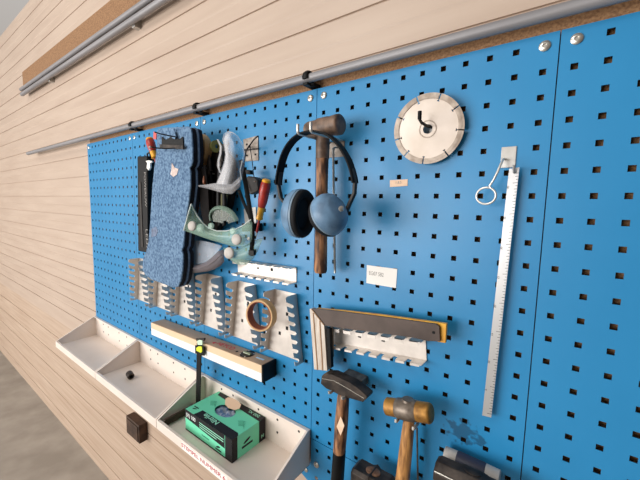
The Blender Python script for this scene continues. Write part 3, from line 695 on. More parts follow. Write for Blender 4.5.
# ------------------------------------------------------------ black work lamp at the left edge
t = thing('work_lamp', 'long black LED work lamp standing upright at the left edge', 'lamp', (-0.84, -0.02, -0.45))
A = at(147.6, 156, -0.03); B = at(148, 253, -0.03)
m = MB(); m.prism([V((A.x-0.075, -0.032, A.z+0.004)), V((A.x, -0.032, A.z)), V((B.x+0.002, -0.032, B.z)), V((B.x-0.075, -0.032, B.z))], (0, 0.030, 0))
m.build('body', BLACK, t, bevel=0.004, smooth=40)
MB().prism([V((A.x-0.062, -0.0345, A.z-0.09)), V((A.x-0.050, -0.0345, A.z-0.09)), V((A.x-0.050, -0.0345, B.z+0.02)), V((A.x-0.062, -0.0345, B.z+0.02))], (0, 0.003, 0)).build('lamp_strip', DARKGREY, t, bevel=0.0005)
lettering('POWERUW', (A.x-0.026, -0.0325, A.z-0.055), (0,0,-1), (1,0,0), 0.018, INK, t, width=0.125)
lettering('LED7', (A.x-0.028, -0.0325, A.z-0.262), (0,0,-1), (1,0,0), 0.022, INK, t, width=0.075)
MB().tube([V((A.x-0.03, -0.016, A.z)), V((A.x-0.03, -0.016, A.z+0.012)), V((A.x-0.012, -0.016, A.z+0.016)), V((A.x-0.004, -0.016, A.z+0.002))], 0.003, 8).build('hanging_loop', DARKGREY, t, smooth=60)
t = thing('cable_clip', 'small white plastic clip at the top of the black lamp', 'clip', at(149, 168, -0.04))
MB().prism([at(u, v, -0.050) for u, v in ((145.5,161),(148,160.2),(151.5,160.8),(151.8,162.4),(149.8,163),(150,167.5),(148.3,170.4),(146.4,168),(147,163))], (0, 0.006, 0)).build('clip_body', PAPER, t, bevel=0.0008)

# ------------------------------------------------------------ wrench racks (tapered channels with slots)
ZT, ZB = -0.476, -0.652
def flange(xt, xb, side, mb):
    D = lambda z: 0.043+(0.032-0.043)*(ZT-z)/(ZT-ZB)
    X = lambda z: xt+(xb-xt)*(ZT-z)/(ZT-ZB)
    w = 0.0088; L = 0.0225; s = (-0.89, -0.456); nrm = (-0.456, 0.89)
    pts = [(0.001, ZT), (D(ZT)-0.006, ZT), (D(ZT), ZT-0.004)]
    for k in range(7):
        z = ZT-0.0175-k*0.0234; Fp = (D(z), z)
        pts.append((D(z), z+w/2/0.89))
        C = (Fp[0]+s[0]*(L-k*0.0013), Fp[1]+s[1]*(L-k*0.0013))
        for q in range(7):
            a = -PI/2+PI*q/6   # from +n side round the s side to -n side
            cs, sn = math.cos(a), -math.sin(a)
            pts.append((C[0]+s[0]*cs*w/2+nrm[0]*sn*w/2, C[1]+s[1]*cs*w/2+nrm[1]*sn*w/2))
        pts.append((D(z), z-w/2/0.89))
    pts += [(D(ZB), ZB+0.003), (D(ZB)-0.004, ZB), (0.001, ZB)]
    mb.prism([V((X(z), -d, z)) for d, z in pts], (side*0.0015, 0, 0))
def wrench_rack(cx, label):
    ht, hb = 0.037, 0.062
    t = thing('wrench_rack', label, 'wrench rack', (cx, 0, ZB), 'slotted wrench racks in a row')
    MB().prism([V((cx-ht, -0.0008, ZT)), V((cx+ht, -0.0008, ZT)), V((cx+hb, -0.0008, ZB)), V((cx-hb, -0.0008, ZB))], (0, -0.0015, 0)).build('back_plate', HOLDER, t)
    m = MB(); flange(cx-ht, cx-hb, -1, m); m.build('slotted_flange', HOLDER, t)
    m = MB(); flange(cx+ht, cx+hb, 1, m); m.build('slotted_flange', HOLDER, t)
    for dz, dx in ((-0.060, 0.008), (-0.098, 0.008), (-0.118, -0.018)):
        MB().box(cx+dx-0.0035, cx+dx+0.0035, -0.0034, -0.0020, ZT+dz-0.0045, ZT+dz+0.0045).build('fixing', BLACK, t)
    return t
w0 = wrench_rack(-0.112, 'slotted steel wrench rack furthest right, beside the long mitre square')
copy_tree(w0, (-0.152, 0, 0), 'slotted steel wrench rack behind the hanging cream tape roll')
copy_tree(w0, (-0.304, 0, 0), 'slotted steel wrench rack in the middle of the five, above the level lettering')
copy_tree(w0, (-0.456, 0, 0), 'slotted steel wrench rack right of the knee pads, above the lime buckle')
copy_tree(w0, (-0.608, 0, 0), 'slotted steel wrench rack under the bottom edge of the knee pads')
copy_tree(w0, (-0.760, 0, 0), 'slotted steel wrench rack at the far left edge below the black lamp')

# tape roll sitting on the rack
c = at(261.3, 314.8, -0.060)
t = thing('tape_roll', 'roll of cream masking tape hooked over a wrench rack', 'tape', c-V((0,0,0.038)))
axs = V((0.22, -1, 0.06)).normalized()
ro = 0.0405
MB().lathe([(-0.011, ro*0.88), (-0.011, ro*0.985), (-0.010, ro), (0.010, ro), (0.011, ro*0.985), (0.011, ro*0.88)], c, axs, 44, closed=True).build('tape', TAN, t, smooth=40)
MB().lathe([(-0.0115, ro*0.83), (-0.0115, ro*0.88), (0.0115, ro*0.88), (0.0115, ro*0.83)], c, axs, 44, closed=True).build('core', CORE, t, smooth=40)

# ------------------------------------------------------------ channel racks with notched flanges
def channel(name, label, x0, x1, zl, zr, h, dep, n, group, tilt_top=True):
    """back plate from x0 to x1, bottom edge heights zl, zr"""
    t = thing(name, label, 'tool rack', ((x0+x1)/2, 0, min(zl, zr)), group)
    A = V((x0, -0.001, zl)); B = V((x1, -0.001, zr)); d = (B-A).normalized(); up = V((0,1,0)).cross(d); 
    if up.z < 0: up = -up
    up.normalize(); L = (B-A).length
    MB().prism([A, B, B+up*h, A+up*h], (0, -0.0015, 0)).build('back_plate', HOLDER, t)
    for nm, o in (('lower_flange', V((0,0,0))), ('upper_flange', up*h)):
        P = L/n; g = P*0.16; m = MB(); pts = [(0, 0.001)]
        pts = [(0, 0.0)]
        for k in range(n):
            a0 = k*P+(g if k else 0.0); a1 = (k+1)*P-(g if k < n-1 else 0.0)
            if k: pts += [(a0, dep*0.35), (a0, dep*0.9), (a0+0.002, dep)]
            else: pts += [(0, dep)]
            pts += [(a1-0.002, dep), (a1, dep*0.9)]
            if k < n-1: pts += [(a1, dep*0.35)]
        pts += [(L, 0.0)]
        m.prism([A+o+d*a+V((0,-b_,0)) for a, b_ in pts], up*(0.0015 if nm == 'lower_flange' else -0.0015))
        for k in range(n):
            a0 = k*P+g+0.001; a1 = (k+1)*P-g-0.001
            q = A+o+V((0,-dep,0))
            m.prism([q+d*a0, q+d*a1, q+d*a1-up*(0.0085 if nm == 'upper_flange' else 0.003), q+d*a0-up*(0.0085 if nm == 'upper_flange' else 0.003)], (0, 0.0012, 0))
        m.build(nm, HOLDER, t, smooth=30)
    for f in (0.38, 0.62):
        p = A+d*L*f+up*h*0.62
        MB().box(p.x-0.0035, p.x+0.0035, -0.0042, -0.0024, p.z-0.004, p.z+0.004).build('fixing', BLACK, t)
    return t
channel('pliers_rack', 'narrow notched tool rack below the screwdriver, above the wrench racks', -0.300, -0.074, -0.452, -0.447, 0.040, 0.026, 7, 'notched channel racks')
channel('pliers_rack', 'notched tool rack partly behind the long mitre square', 0.026, 0.266, -0.576, -0.551, 0.046, 0.028, 8, 'notched channel racks')

# ------------------------------------------------------------ long mitre square
t = thing('mitre_square', 'large square with striped pale stock and dark yellow-edged blade', 'square', (0.03, -0.045, -0.62))
Y = -0.045
blade = [(312.5,308.5),(341,311.5),(380,316.5),(436,324.2),(439.3,326.5),(440,341.8),(427,341),(415,338.2),(380,333.2),(350,329.5),(324,325.6)]
MB().prism([at(u, v, Y) for u, v in blade], (0, 0.005, 0)).build('blade', SQDARK, t, bevel=0.0006)
MB().prism([at(u, v, Y+0.006) for u, v in ((316,308.3),(342,310.5),(380,314.8),(446.5,324.0),(445.5,343.2),(438,342),(400,330),(340,318))], (0, 0.008, 0)).build('yellow_backing', SQYEL, t, bevel=0.0008)
MB().lathe([(0, 0.0026), (0.0006, 0.0026)], at(433.5, 332.5, Y-0.0003), (0,-1,0), 14).build('hanging_hole', BLACK, t)
stock = [(309.5,309),(311.5,308.5),(324,324.5),(327.2,371),(314,369.5)]
MB().prism([at(u, v, Y-0.001) for u, v in stock], (0, 0.014, 0)).build('stock', STOCK, t, bevel=0.0008)
for (a, b_) in (((313.3,313.0),(317.6,369.9)), ((319.8,320.8),(322.8,370.4))):
    p, q = at(a[0], a[1], Y-0.0012), at(b_[0], b_[1], Y-0.0012); e = V((0.0013, 0, 0))
    MB().prism([p-e, p+e, q+e, q-e], (0, -0.0008, 0)).build('groove_line', STOCKL, t)
p, q = at(311.5, 308.8, Y-0.0012), at(324, 325, Y-0.0012); e = V((0.0014, 0, 0.0))
MB().prism([p-e, p+e, q+e, q-e], (0, -0.0010, 0)).build('mitre_line', STOCKL, t)
p, q = at(326.3, 328, -0.044), at(328.3, 367, -0.044)
MB().prism([p, p+V((0.008,0,0)), q+V((0.008,0,0)), q], (0, 0.010, 0)).build('shaded_gap', BLACK, t)  # black strip put in for the shaded gap beside the stock
t = thing('steel_strip', 'short grey steel strip hanging behind the striped stock', 'strip', at(331, 361, -0.02))
MB().prism([at(328.7, 327, -0.034), at(332.4, 327, -0.034), at(333.2, 357, -0.034), at(330.4, 361, -0.034)], (0, 0.004, 0)).build('strip', GREYSTEEL, t)

# ------------------------------------------------------------ spirit level
t = thing('spirit_level', 'long beige spirit level lying flat below the wrench racks', 'spirit level', (-0.44, -0.03, -0.735))
zl, zr = -0.690, -0.672; x0, x1 = -0.731, -0.143
ex = V((x1-x0, 0, zr-zl)); L = ex.length; ex.normalize(); ez = V((-ex.z, 0, ex.x)); A = V((x0, -0.050, zl))
def lv(a, y, z): return A+ex*a+V((0, y, 0))+ez*z
def lbox(mb, a0, a1, y0, y1, z0, z1, m=0):
    vs = [lv(a, y, z) for a in (a0, a1) for y in (y0, y1) for z in (z0, z1)]
    return mb.add(vs, [(0,1,3,2),(4,6,7,5),(0,4,5,1),(2,3,7,6),(0,2,6,4),(1,5,7,3)], m)
HB = 0.046
lbox(MB(), 0, L-0.006, 0, 0.048, -HB, 0).build('beam', [LEVELTOP], t, bevel=0.0015, smooth=40)
lbox(MB(), 0.0005, L-0.006, -0.0012, 0.0, -HB*0.47, -0.0008).build('upper_face', LEVELCREAM, t, bevel=0.0004)
lbox(MB(), 0.0005, L-0.006, -0.0018, 0.0, -HB, -HB*0.47).build('measuring_face', LEVELWHITE, t, bevel=0.0004)
lbox(MB(), L-0.006, L, -0.002, 0.049, -HB-0.001, 0.0012).build('end_cap', BLACK, t, bevel=0.0015)
vc = lv(L-0.090, 0.024, 0.0002)
MB().lathe([(0, 0.021), (0.0012, 0.021), (0.0012, 0.0175), (0, 0.0175)], vc, ez, 32, closed=True).build('vial_ring', BLACK, t, smooth=40)
MB().lathe([(0, 0.0172), (0.0005, 0.0172)], vc, ez, 32).build('vial_well', DARKGREY, t, smooth=40)
MB().tube([vc+ez*0.002-ex*0.014, vc+ez*0.002+ex*0.014], 0.0042, 12).build('vial', mat('dark_vial', (120,130,104), 0.2), t, smooth=40)
for a in (0.6, 2.2, 3.8, 5.2): MB().lathe([(0, 0.002), (0.0016, 0.002)], vc+ex*0.0193*math.cos(a)+V((0, 0.0193*math.sin(a), 0)), ez, 8).build('ring_screw', EDGE, t)
MB().lathe([(0, 0.0042), (0.0006, 0.0042)], lv(L-0.128, 0.018, 0), ez, 14).build('hole', BLACK, t)
lbox(MB(), L-0.054, L-0.024, 0.022, 0.028, 0, 0.0006).build('blue_mark', mat('pale_blue_mark', (170,200,224), 0.5), t)
lettering('HEYCO', lv(L-0.225, 0.036, 0.0004), ex, (0,1,0.0), 0.026, REDINK, t, width=0.074).location = (0, -0.020, 0)
MB().prism([lv(L-0.245, 0.018, 0.0002), lv(L-0.232, 0.012, 0.0002), lv(L-0.232, 0.026, 0.0002)], ez*0.0004).build('red_arrow', REDINK, t)
# two pegs under the level
th = thing('level_rest', 'steel shelf hooks carrying the beige spirit level', 'hook', (-0.44, 0, -0.74))
for fx in (0.12, 0.86):
    p = lv(L*fx, 0.05, -HB-0.0022)
    MB().tube([(p.x, 0.001, p.z), (p.x, -0.045, p.z), (p.x, -0.046, p.z)], 0.0018, 8).build('peg', STEEL, th, smooth=50)

# ------------------------------------------------------------ trays
def tray(x0, x1, label, holes=True):
    ZF = -0.920; ZK = -0.826; D = 0.168; T = 0.0018; lipz = ZF+0.018
    t = thing('steel_tray', label, 'tray', ((x0+x1)/2, 0, ZF), 'cream steel trays')
    g = 0.0012
    m = MB(); m.box(x0+g, x1-g, -0.004, -0.001, ZF, ZK); m.build('back', TRAY, t, bevel=0.0006)
    m = MB(); m.box(x0+g, x1-g, -0.012, -0.001, ZK-0.0005, ZK+0.0022); m.build('top_flange', TRAY, t, bevel=0.001)
    m = MB(); m.box(x0+g, x1-g, -D, -0.002, ZF-0.002, ZF); m.build('shelf', TRAY, t)
    m = MB(); m.box(x0+g, x1-g, -D-0.0016, -D, ZF-0.008, lipz); m.box(x0+g, x1-g, -D-0.0016, -D+0.007, lipz-0.0005, lipz+0.0015); m.build('front_lip', TRAY, t, bevel=0.0006)
    for s, xx in ((1, x0+g), (-1, x1-g)):
        m = MB(); m.prism([V((xx, -0.002, ZF-0.002)), V((xx, -0.002, ZK)), V((xx, -0.012, ZK+0.001)), V((xx, -D, lipz+0.001)), V((xx, -D, ZF-0.008)), V((xx, -D+0.03, ZF-0.002))], (s*0.0018, 0, 0))
        m.prism([V((xx, -0.012, ZK+0.001)), V((xx+s*0.006, -0.012, ZK+0.001)), V((xx+s*0.006, -D, lipz+0.001)), V((xx, -D, lipz+0.001))], (0, 0, 0.0016))
        m.build('side', TRAY, t, bevel=0.0005)
    for cx in (0.105, 0.162, 0.276, 0.352, 0.43):
        for z in (ZK-0.018, ZK-0.056):
            MB().lathe([(0, 0.0034), (0.0004, 0.0034)], (x0+cx-0.01, -0.0041, z), (0,-1,0), 10).build('rivet_hole', BLACK, t)
    return t
t = tray(-0.477, -0.020, 'cream steel tray holding the green and black glove box')
p = V((-0.405, -0.1688, -0.925))
a0 = at(183, 441, -0.1690); a1 = at(227, 484, -0.1690)
MB().prism([V((a0.x-0.004, -0.1697, -0.9265)), V((a1.x+0.004, -0.1697, -0.9265)), V((a1.x+0.004, -0.1697, -0.9045)), V((a0.x-0.004, -0.1697, -0.9045))], (0, -0.0005, 0)).build('label_strip', PAPER, t)
lettering('STEMPEL NUMMER 6', V((a0.x-0.006, -0.1704, -0.9185)), (1,0,0), (0,0,1), 0.0150, REDINK, t, width=(a1.x-a0.x))
tray(-0.934, -0.477, 'empty cream steel tray at the far lower left')
tray(-1.391, -0.934, 'cream steel tray left of the empty one')
# bracket under the tray's right end
t = thing('tray_bracket', 'small blue triangular bracket under the right end of the tray', 'bracket', (-0.045, -0.02, -0.95))
MB().prism([V((-0.024, 0.012, -0.921)), V((-0.070, 0.012, -0.965)), V((-0.024, 0.012, -0.985))], (0, -0.004, 0)).build('bracket_plate', BLUE, t)
MB().lathe([(0, 0.006), (0.002, 0.006), (0.003, 0.003)], (-0.040, 0.008, -0.953), (0,-1,0), 16).build('screw', EDGE, t, smooth=40)
t = thing('electrical_box', 'dark rusty metal box on the cladding below the empty tray', 'box', at(145, 440, 0.0))
ca = at(146.5, 428, CY)
MB().box(ca.x-0.11, ca.x+0.012, -0.01, CY-0.0023, ca.z-0.05, ca.z+0.035).build('body', RUST, t, bevel=0.003)
MB().box(ca.x-0.10, ca.x+0.004, -0.014, -0.01, ca.z-0.042, ca.z+0.027).build('lid', RUST, t, bevel=0.002)

# steel square standing in the tray with lime label
t = thing('steel_square', 'thin black steel angle with a lime buckle leaning on the level', 'square', (-0.45, -0.08, -0.915))
top = at(198.8, 344, -0.058); bot = V((-0.452, -0.046, -0.912))
dd = (top-bot).normalized(); e = V((0.0115, 0, 0))
MB().prism([bot-e, bot+e, top+e, top-e], (0, 0.003, 0)).build('upright', BLACK, t, bevel=0.0006)
MB().box(-0.456, -0.448, -0.158, -0.036, -0.916, -0.896).build('foot', RUST, t, bevel=0.0008)
q = at(199, 350.5, -0.0625)
MB().prism([at(u, v, -0.0625) for u, v in ((196,348),(198.4,346.4),(201.6,346.8),(202,351.5),(200.6,353),(196.2,350.8))], (0, 0.004, 0)).build('lime_label', LIME, t, bevel=0.001)
MB().prism([at(u, v, -0.0615) for u, v in ((197,340.8),(199,340),(202.2,340.6),(202.2,345.2),(197.4,345))], (0, 0.004, 0)).build('vial_window', mat('pale_vial', (206,232,206), 0.3), t, bevel=0.001)
MB().prism([at(u, v, -0.0605) for u, v in ((194.8,345.5),(203.8,346.5),(203.8,356),(195,353.5))], (0, 0.004, 0)).build('holder', BLACK, t, bevel=0.001)
MB().prism([at(u, v, -0.0600) for u, v in ((195.6,338.6),(204,338.2),(204,341),(196.5,341.5))], (0, 0.006, 0)).build('top_clip', DARKGREY, t, bevel=0.0008)

# small dark socket in the empty tray
q = at(140, 391, -0.10)
t = thing('socket', 'small dark steel socket lying in the empty cream tray', 'socket', (-0.80, -0.075, -0.918))
MB().lathe([(0, 0.011), (0.002, 0.012), (0.03, 0.012), (0.032, 0.011), (0.032, 0.007), (0.02, 0.007)], (-0.835, -0.09, -0.9055), (1,-0.2,0), 18).build('body', DARKSTEEL, t, smooth=40)

# ------------------------------------------------------------ glove box
bx0, bx1, by0, by1, bz0, bz1 = -0.394, -0.181, -0.124, -0.006, -0.9198, -0.855
t = thing('glove_box', 'mint green and black carton of disposable gloves in the tray', 'box', ((bx0+bx1)/2, (by0+by1)/2, bz0))
W = bx1-bx0; Dp = by1-by0; H = bz1-bz0
# carton shell: sides, bottom and a top with an oval opening
m = MB()
m.add([(bx0,by0,bz0),(bx1,by0,bz0),(bx1,by1,bz0),(bx0,by1,bz0),(bx0,by0,bz1),(bx1,by0,bz1),(bx1,by1,bz1),(bx0,by1,bz1)], [(0,1,2,3),(0,1,5,4),(1,2,6,5),(2,3,7,6),(3,0,4,7)])
ocx, ocy = bx0+W*0.47, by0+Dp*0.56; orx, ory = 0.037, 0.0245
NO = 40; oval = []; sq = []
for k in range(NO):
    a = 2*PI*k/NO; ca_, sa_ = math.cos(a), math.sin(a)
    oval.append((ocx+orx*ca_, ocy+ory*sa_*1.0, bz1))
    tx_ = ((bx1 if ca_ > 0 else bx0)-ocx)/ca_ if abs(ca_) > 1e-6 else 1e9
    ty_ = ((by1 if sa_ > 0 else by0)-ocy)/sa_ if abs(sa_) > 1e-6 else 1e9
    s_ = min(tx_, ty_); sq.append((ocx+s_*ca_, ocy+s_*sa_, bz1))
m.add(oval+sq, [(k, (k+1) % NO, (k+1) % NO+NO, k+NO) for k in range(NO)])
for (cx_, cy_) in ((bx0,by0),(bx1,by0),(bx1,by1),(bx0,by1)):
    ks = sorted(range(NO), key=lambda k: (sq[k][0]-cx_)**2+(sq[k][1]-cy_)**2)[:2]
    m.add([(cx_,cy_,bz1), sq[ks[0]], sq[ks[1]]], [(0,1,2)])
m.build('carton', GREEN, t)
m = MB(); e = 0.0004
# black prints: front band (upper part of the front face), corner bands, top bands
def fr(x0, z0, x1, z1, z0b=None, z1b=None):  # on the front face, fractions of width and height
    m.prism([V((bx0+W*x0, by0-e, bz0+H*z0)), V((bx0+W*x1, by0-e, bz0+H*(z0 if z0b is None else z0b))), V((bx0+W*x1, by0-e, bz0+H*(z1 if z1b is None else z1b))), V((bx0+W*x0, by0-e, bz0+H*z1))], (0, e*0.9, 0))
fr(0.0, 0.60, 0.86, 1.0, 0.42, 1.0); fr(0.87, 0.0, 1.0, 1.0); fr(0, 0, 0.87, 0.06)
def tp(poly): m.prism([V((bx0+W*x, by0+Dp*y, bz1+e)) for x, y in poly], (0, 0, -e*0.9))
tp([(0.20,0),(1,0),(1,0.17),(0.96,0.23),(0.22,0.23)]); tp([(0.07,0.87),(1,0.80),(1,1),(0.04,1)]); 
def rf(poly): m.prism([V((bx1+e, by0+Dp*y, bz0+H*z)) for y, z in poly], (-e*0.9, 0, 0))
rf([(0,0),(0.15,0),(0.15,1),(0,1)]); rf([(0.80,0),(1,0),(1,1),(0.80,1)])
m.build('black_print', CARTONB, t)
lettering('Nitrile', V((bx0+W*0.62, by0+Dp*0.21, bz1+e)), (-1,0,0), (0,-1,0), 0.021, MINTINK, t, width=W*0.30, bold=0.0004)
lettering('(X) 100', V((bx0+W*0.02, by0-e, bz0+H*0.70)), (1,0,0), (0,0,1), 0.016, WHITEINK, t, width=W*0.22, bold=0.0002)
m = MB()
for k, (x0, x1, z) in enumerate(((0.33,0.84,0.80),(0.33,0.84,0.70),(0.33,0.70,0.60))):
    m.prism([V((bx0+W*x0, by0-e*1.2, bz0+H*(z-0.015))), V((bx0+W*x1, by0-e*1.2, bz0+H*(z-0.04))), V((bx0+W*x1, by0-e*1.2, bz0+H*(z))), V((bx0+W*x0, by0-e*1.2, bz0+H*(z+0.025)))], (0, e*0.5, 0))
m.build('text_lines', MINTINK, t)
lettering('200 XL', V((bx0+W*0.94, by0+Dp*0.96, bz1+e)), (-1,0,0), (0,-1,0), 0.014, MINTINK, t, width=W*0.22)
lettering('M', V((bx1+e, by0+Dp*0.86, bz0+H*0.14)), (0,1,0), (0,0,1), 0.015, MINTINK, t, bold=0.0003)
def logo(o, ux, uy, s, parent):
    o = V(o); ux = V(ux); uy = V(uy); m = MB(); n = ux.cross(uy)
    m.prism([o+ux*s*(0.5+0.5*math.cos(a)*1.0)+uy*s*(0.62+0.16*math.sin(a)+0.16*math.cos(a)) for a in [k*PI/6 for k in range(12)]], n*0.0002)
    m.prism([o-ux*s*0.2, o+ux*s*1.3, o+ux*s*1.3+uy*s*0.24, o-ux*s*0.2+uy*s*0.24], n*0.0002)
    m.build('glove_emblem', CARTONB, parent)
logo((bx1+e*0.5, by0+Dp*0.32, bz0+H*0.30), (0,1,0), (0,0,1), 0.025, t)
logo((bx0+W*0.69, by0-e*0.5, bz0+H*0.12), (1,0,0), (0,0,1), 0.017, t)
logo((bx0+W*0.13, by0+Dp*0.22, bz1+e*0.5), (-1,0,0), (0,-1,0), 0.014, t)
m = MB()
for gx, gy in ((0.12,0.58),(0.78,0.50)):
    for k in range(5):
        p0 = V((bx0+W*gx+0.004*k, by0+Dp*gy-0.003*k, bz1+0.0004)); m.tube([p0, p0+V((0.010, 0.008, 0)), p0+V((0.020, 0.010-0.002*k, 0))], 0.0004, 4)
tag(m.build('line_drawing', mat('dark_green_ink', (40,120,92), 0.6), t), kind='stuff')
lettering('Handschuhe', V((bx0+W*0.38, by0-e*0.5, bz0+H*0.28)), (1,0,0), (0,0,1), 0.007, mat('dark_green_ink', (40,120,92)), t)
# gloves inside the opening and torn flap
m = MB(); rows = []
for i in range(13):
    r_ = []
    for j in range(9):
        x = ocx+(i/12-0.5)*2*orx*1.05; y = ocy+(j/8-0.5)*2*ory*1.05
        r_.append(V((x, y, bz1-0.010+0.012*math.sin(i*1.9+j*0.7)*math.cos(j*1.4-i*0.5)*0.7+0.004*math.cos(i*0.8))))
    rows.append(r_)
m.sheet(rows, (0, 0, -0.004)); m.build('gloves', NITRILE, t, smooth=80, sub=1)
fl = [(0.0,0.018),(0.012,0.004),(0.03,0.0),(0.052,0.004),(0.062,0.014),(0.058,0.026),(0.042,0.030),(0.02,0.030),(0.004,0.026)]
m = MB(); m.prism([V((ocx-0.034+a*1.12, ocy+ory-0.013+b_*0.85, bz1+0.003+b_*0.45)) for a, b_ in fl], (0, 0.0002, 0.0008)); m.build('torn_flap', CARD, t)

# ------------------------------------------------------------ hammers at the bottom
# cross-peen hammer
hx = 0.110; 
t = thing('hammer', 'dark cross-peen hammer with a white diamond sticker on its handle', 'hammer', (hx, -0.052, -0.90))
double_hook(0.103, -0.651, 0.0165, 0.078, 0.006, 'double hook under the head of the cross-peen hammer', mat_=PRONG, plate=False, r=0.0028)
Yf = -0.068
hp_ = [(321.6,376.2),(323.4,374.2),(331.5,374.6),(350,383),(359,389.5),(367,396.2),(366.8,398.6),(362.6,402.2),(350,398.6),(343,397.4),(332,391.2),(326,388.6),(320.6,383.6)]
MB().prism([at(u, v, Yf) for u, v in hp_], (0, 0.026, 0)).build('head', DARKSTEEL, t, bevel=0.0012, seg=2, smooth=30)
a_, b2 = at(322.5, 376.4, Yf-0.0004), at(363, 396.5, Yf-0.0004)
MB().tube([at(322.2, 378.6, Yf-0.0002), at(334, 380.8, Yf-0.0002), at(346, 387.5, Yf-0.0002), at(364, 398.4, Yf-0.0002)], 0.0009, 6).build('worn_edge', EDGE, t, smooth=60)
MB().lathe([(0, 0.009), (0.001, 0.009)], at(341, 379.5, -0.058)+V((0,0,0.003)), (-0.2,-0.3,1), 16, sc=(1, 0.6)).build('eye_wood', WOOD, t, smooth=50)
pt = at(343.3, 397, -0.056); pb = at(337.5, 478, -0.054); mid = pt+(pb-pt)*0.66
MB().tube([pt+(pb-pt)*-0.05, pt, pt+(pb-pt)*0.3, mid], [0.011, 0.0125, 0.0140, 0.0132], 18, flat=(1, 1.15), up=(1,0,0)).build('handle', WOOD, t, smooth=50)
MB().tube([mid, pt+(pb-pt)*1.0, pt+(pb-pt)*1.5], [0.0136, 0.0140, 0.0145], 18, flat=(1, 1.15), up=(1,0,0)).build('painted_grip', BLACK, t, smooth=50)
MB().prism([at(u, v, -0.0735) for u, v in ((340.6,416.5),(344.3,425.8),(340.6,435.8),(336.6,426.5))], (0, 0.0008, 0)).build('sticker', PEACH, t)
t = thing('steel_block', 'grey steel block on the panel behind the cross-peen hammer head', 'block', at(352, 388, 0))
MB().prism([at(u, v, -0.028) for u, v in ((342.5,373),(347,374.5),(362,381),(362.6,388),(357,390),(344,382))], (0, 0.027, 0)).build('block', GREYSTEEL, t, bevel=0.0008)

# brass faced mallet
t = thing('hammer', 'small brass-faced hammer with light wooden handle', 'hammer', (0.245, -0.052, -0.90))
cl_ = at(386.5, 406, -0.052); cr_ = at(431.5, 413.6, -0.052); ax = (cr_-cl_); LL = ax.length; ax.normalize()
MB().lathe([(0, 0.0145), (0.002, 0.0168), (LL*0.26, 0.0172), (LL*0.26, 0.010)], cl_, ax, 28).build('brass_face', BRASS, t, smooth=40)
MB().lathe([(LL*0.70, 0.010), (LL*0.70, 0.0182), (LL*0.95, 0.0182), (LL*0.98, 0.0172), (LL, 0.0150)], cl_, ax, 28).build('brass_face', BRASS, t, smooth=40)
MB().lathe([(LL*0.25, 0.0178), (LL*0.27, 0.0190), (LL*0.45, 0.0205), (LL*0.55, 0.0205), (LL*0.69, 0.0192), (LL*0.71, 0.0180)], cl_, ax, 28).build('head', GREYSTEEL, t, smooth=40)
MB().lathe([(0, 0.012), (0.004, 0.011), (0.0045, 0.008)], cl_+ax*LL*0.49+V((0,0,0.0172)), (0,0,1), 18).build('boss', GREYSTEEL, t, smooth=40)
pt = at(409, 421, -0.052); pb = at(402.5, 480, -0.050)
MB().tube([pt+(pb-pt)*-0.1, pt, pt+(pb-pt)*0.5, pb, pt+(pb-pt)*1.6], [0.0095, 0.0105, 0.0125, 0.0132, 0.0134], 18, flat=(1, 1.1), up=(1,0,0)).build('handle', WOODLIGHT, t, smooth=50)
double_hook(0.2535, -0.655, 0.0170, 0.072, 0.001, 'double hook with a plate carrying the brass-faced hammer', mat_=PRONG, plate=True, pz=(0.002, 0.026), r=0.0028)
t = thing('steel_rod', 'thin grey steel rod hanging right of the light wooden handle', 'rod', at(417.5, 480, -0.02))
MB().tube([at(417, 428, -0.014), at(417.4, 452, -0.014), at(418, 490, -0.014)], 0.0019, 8).build('rod', GREYSTEEL, t, smooth=50)

# sledge head at the bottom
t = thing('hammer', 'heavy dark hammer head with wooden eye, cut by the bottom edge', 'hammer', (0.19, -0.055, -0.93))
hx0, hx1, hy0, hy1, hz1 = 0.145, 0.228, -0.080, -0.034, -0.793
m = MB(); sec = []
for (x, ins) in ((hx0, 0.004), (hx0+0.006, 0.0), (hx0+0.034, 0.0), (hx0+0.042, -0.003), (hx1-0.042, -0.003), (hx1-0.034, 0.0), (hx1-0.006, 0.0), (hx1, 0.004)):
    y0_, y1_, za, zb_ = hy0+ins, hy1-ins, hz1-0.044+ins, hz1-ins; c_ = 0.006
    sec.append([V((x,y0_+c_,za)), V((x,y1_-c_,za)), V((x,y1_,za+c_)), V((x,y1_,zb_-c_)), V((x,y1_-c_,zb_)), V((x,y0_+c_,zb_)), V((x,y0_,zb_-c_)), V((x,y0_,za+c_))])
vs = [p for s_ in sec for p in s_]; fs = [(i*8+j, i*8+(j+1) % 8, (i+1)*8+(j+1) % 8, (i+1)*8+j) for i in range(7) for j in range(8)]+[tuple(range(7,-1,-1)), tuple(range(56, 64))]
m.add(vs, fs); m.build('head', DARKSTEEL, t, bevel=0.0008, smooth=30)
MB().lathe([(-0.006, 0.0155), (-0.0022, 0.0155), (-0.0014, 0.0135)], ((hx0+hx1)/2, (hy0+hy1)/2, hz1+0.0035), (0,0,1), 24, sc=(1, 0.75), ref=(1,0,0)).build('handle_end', WOODGREY, t, smooth=40)
MB().tube([((hx0+hx1)/2, (hy0+hy1)/2, hz1-0.04), ((hx0+hx1)/2, (hy0+hy1)/2, hz1-0.20)], [0.012, 0.014], 16).build('handle', WOOD, t, smooth=50)
double_hook((hx0+hx1)/2, hz1-0.048, 0.019, 0.086, 0.010, 'double hook under the heavy dark hammer head', plate=True)

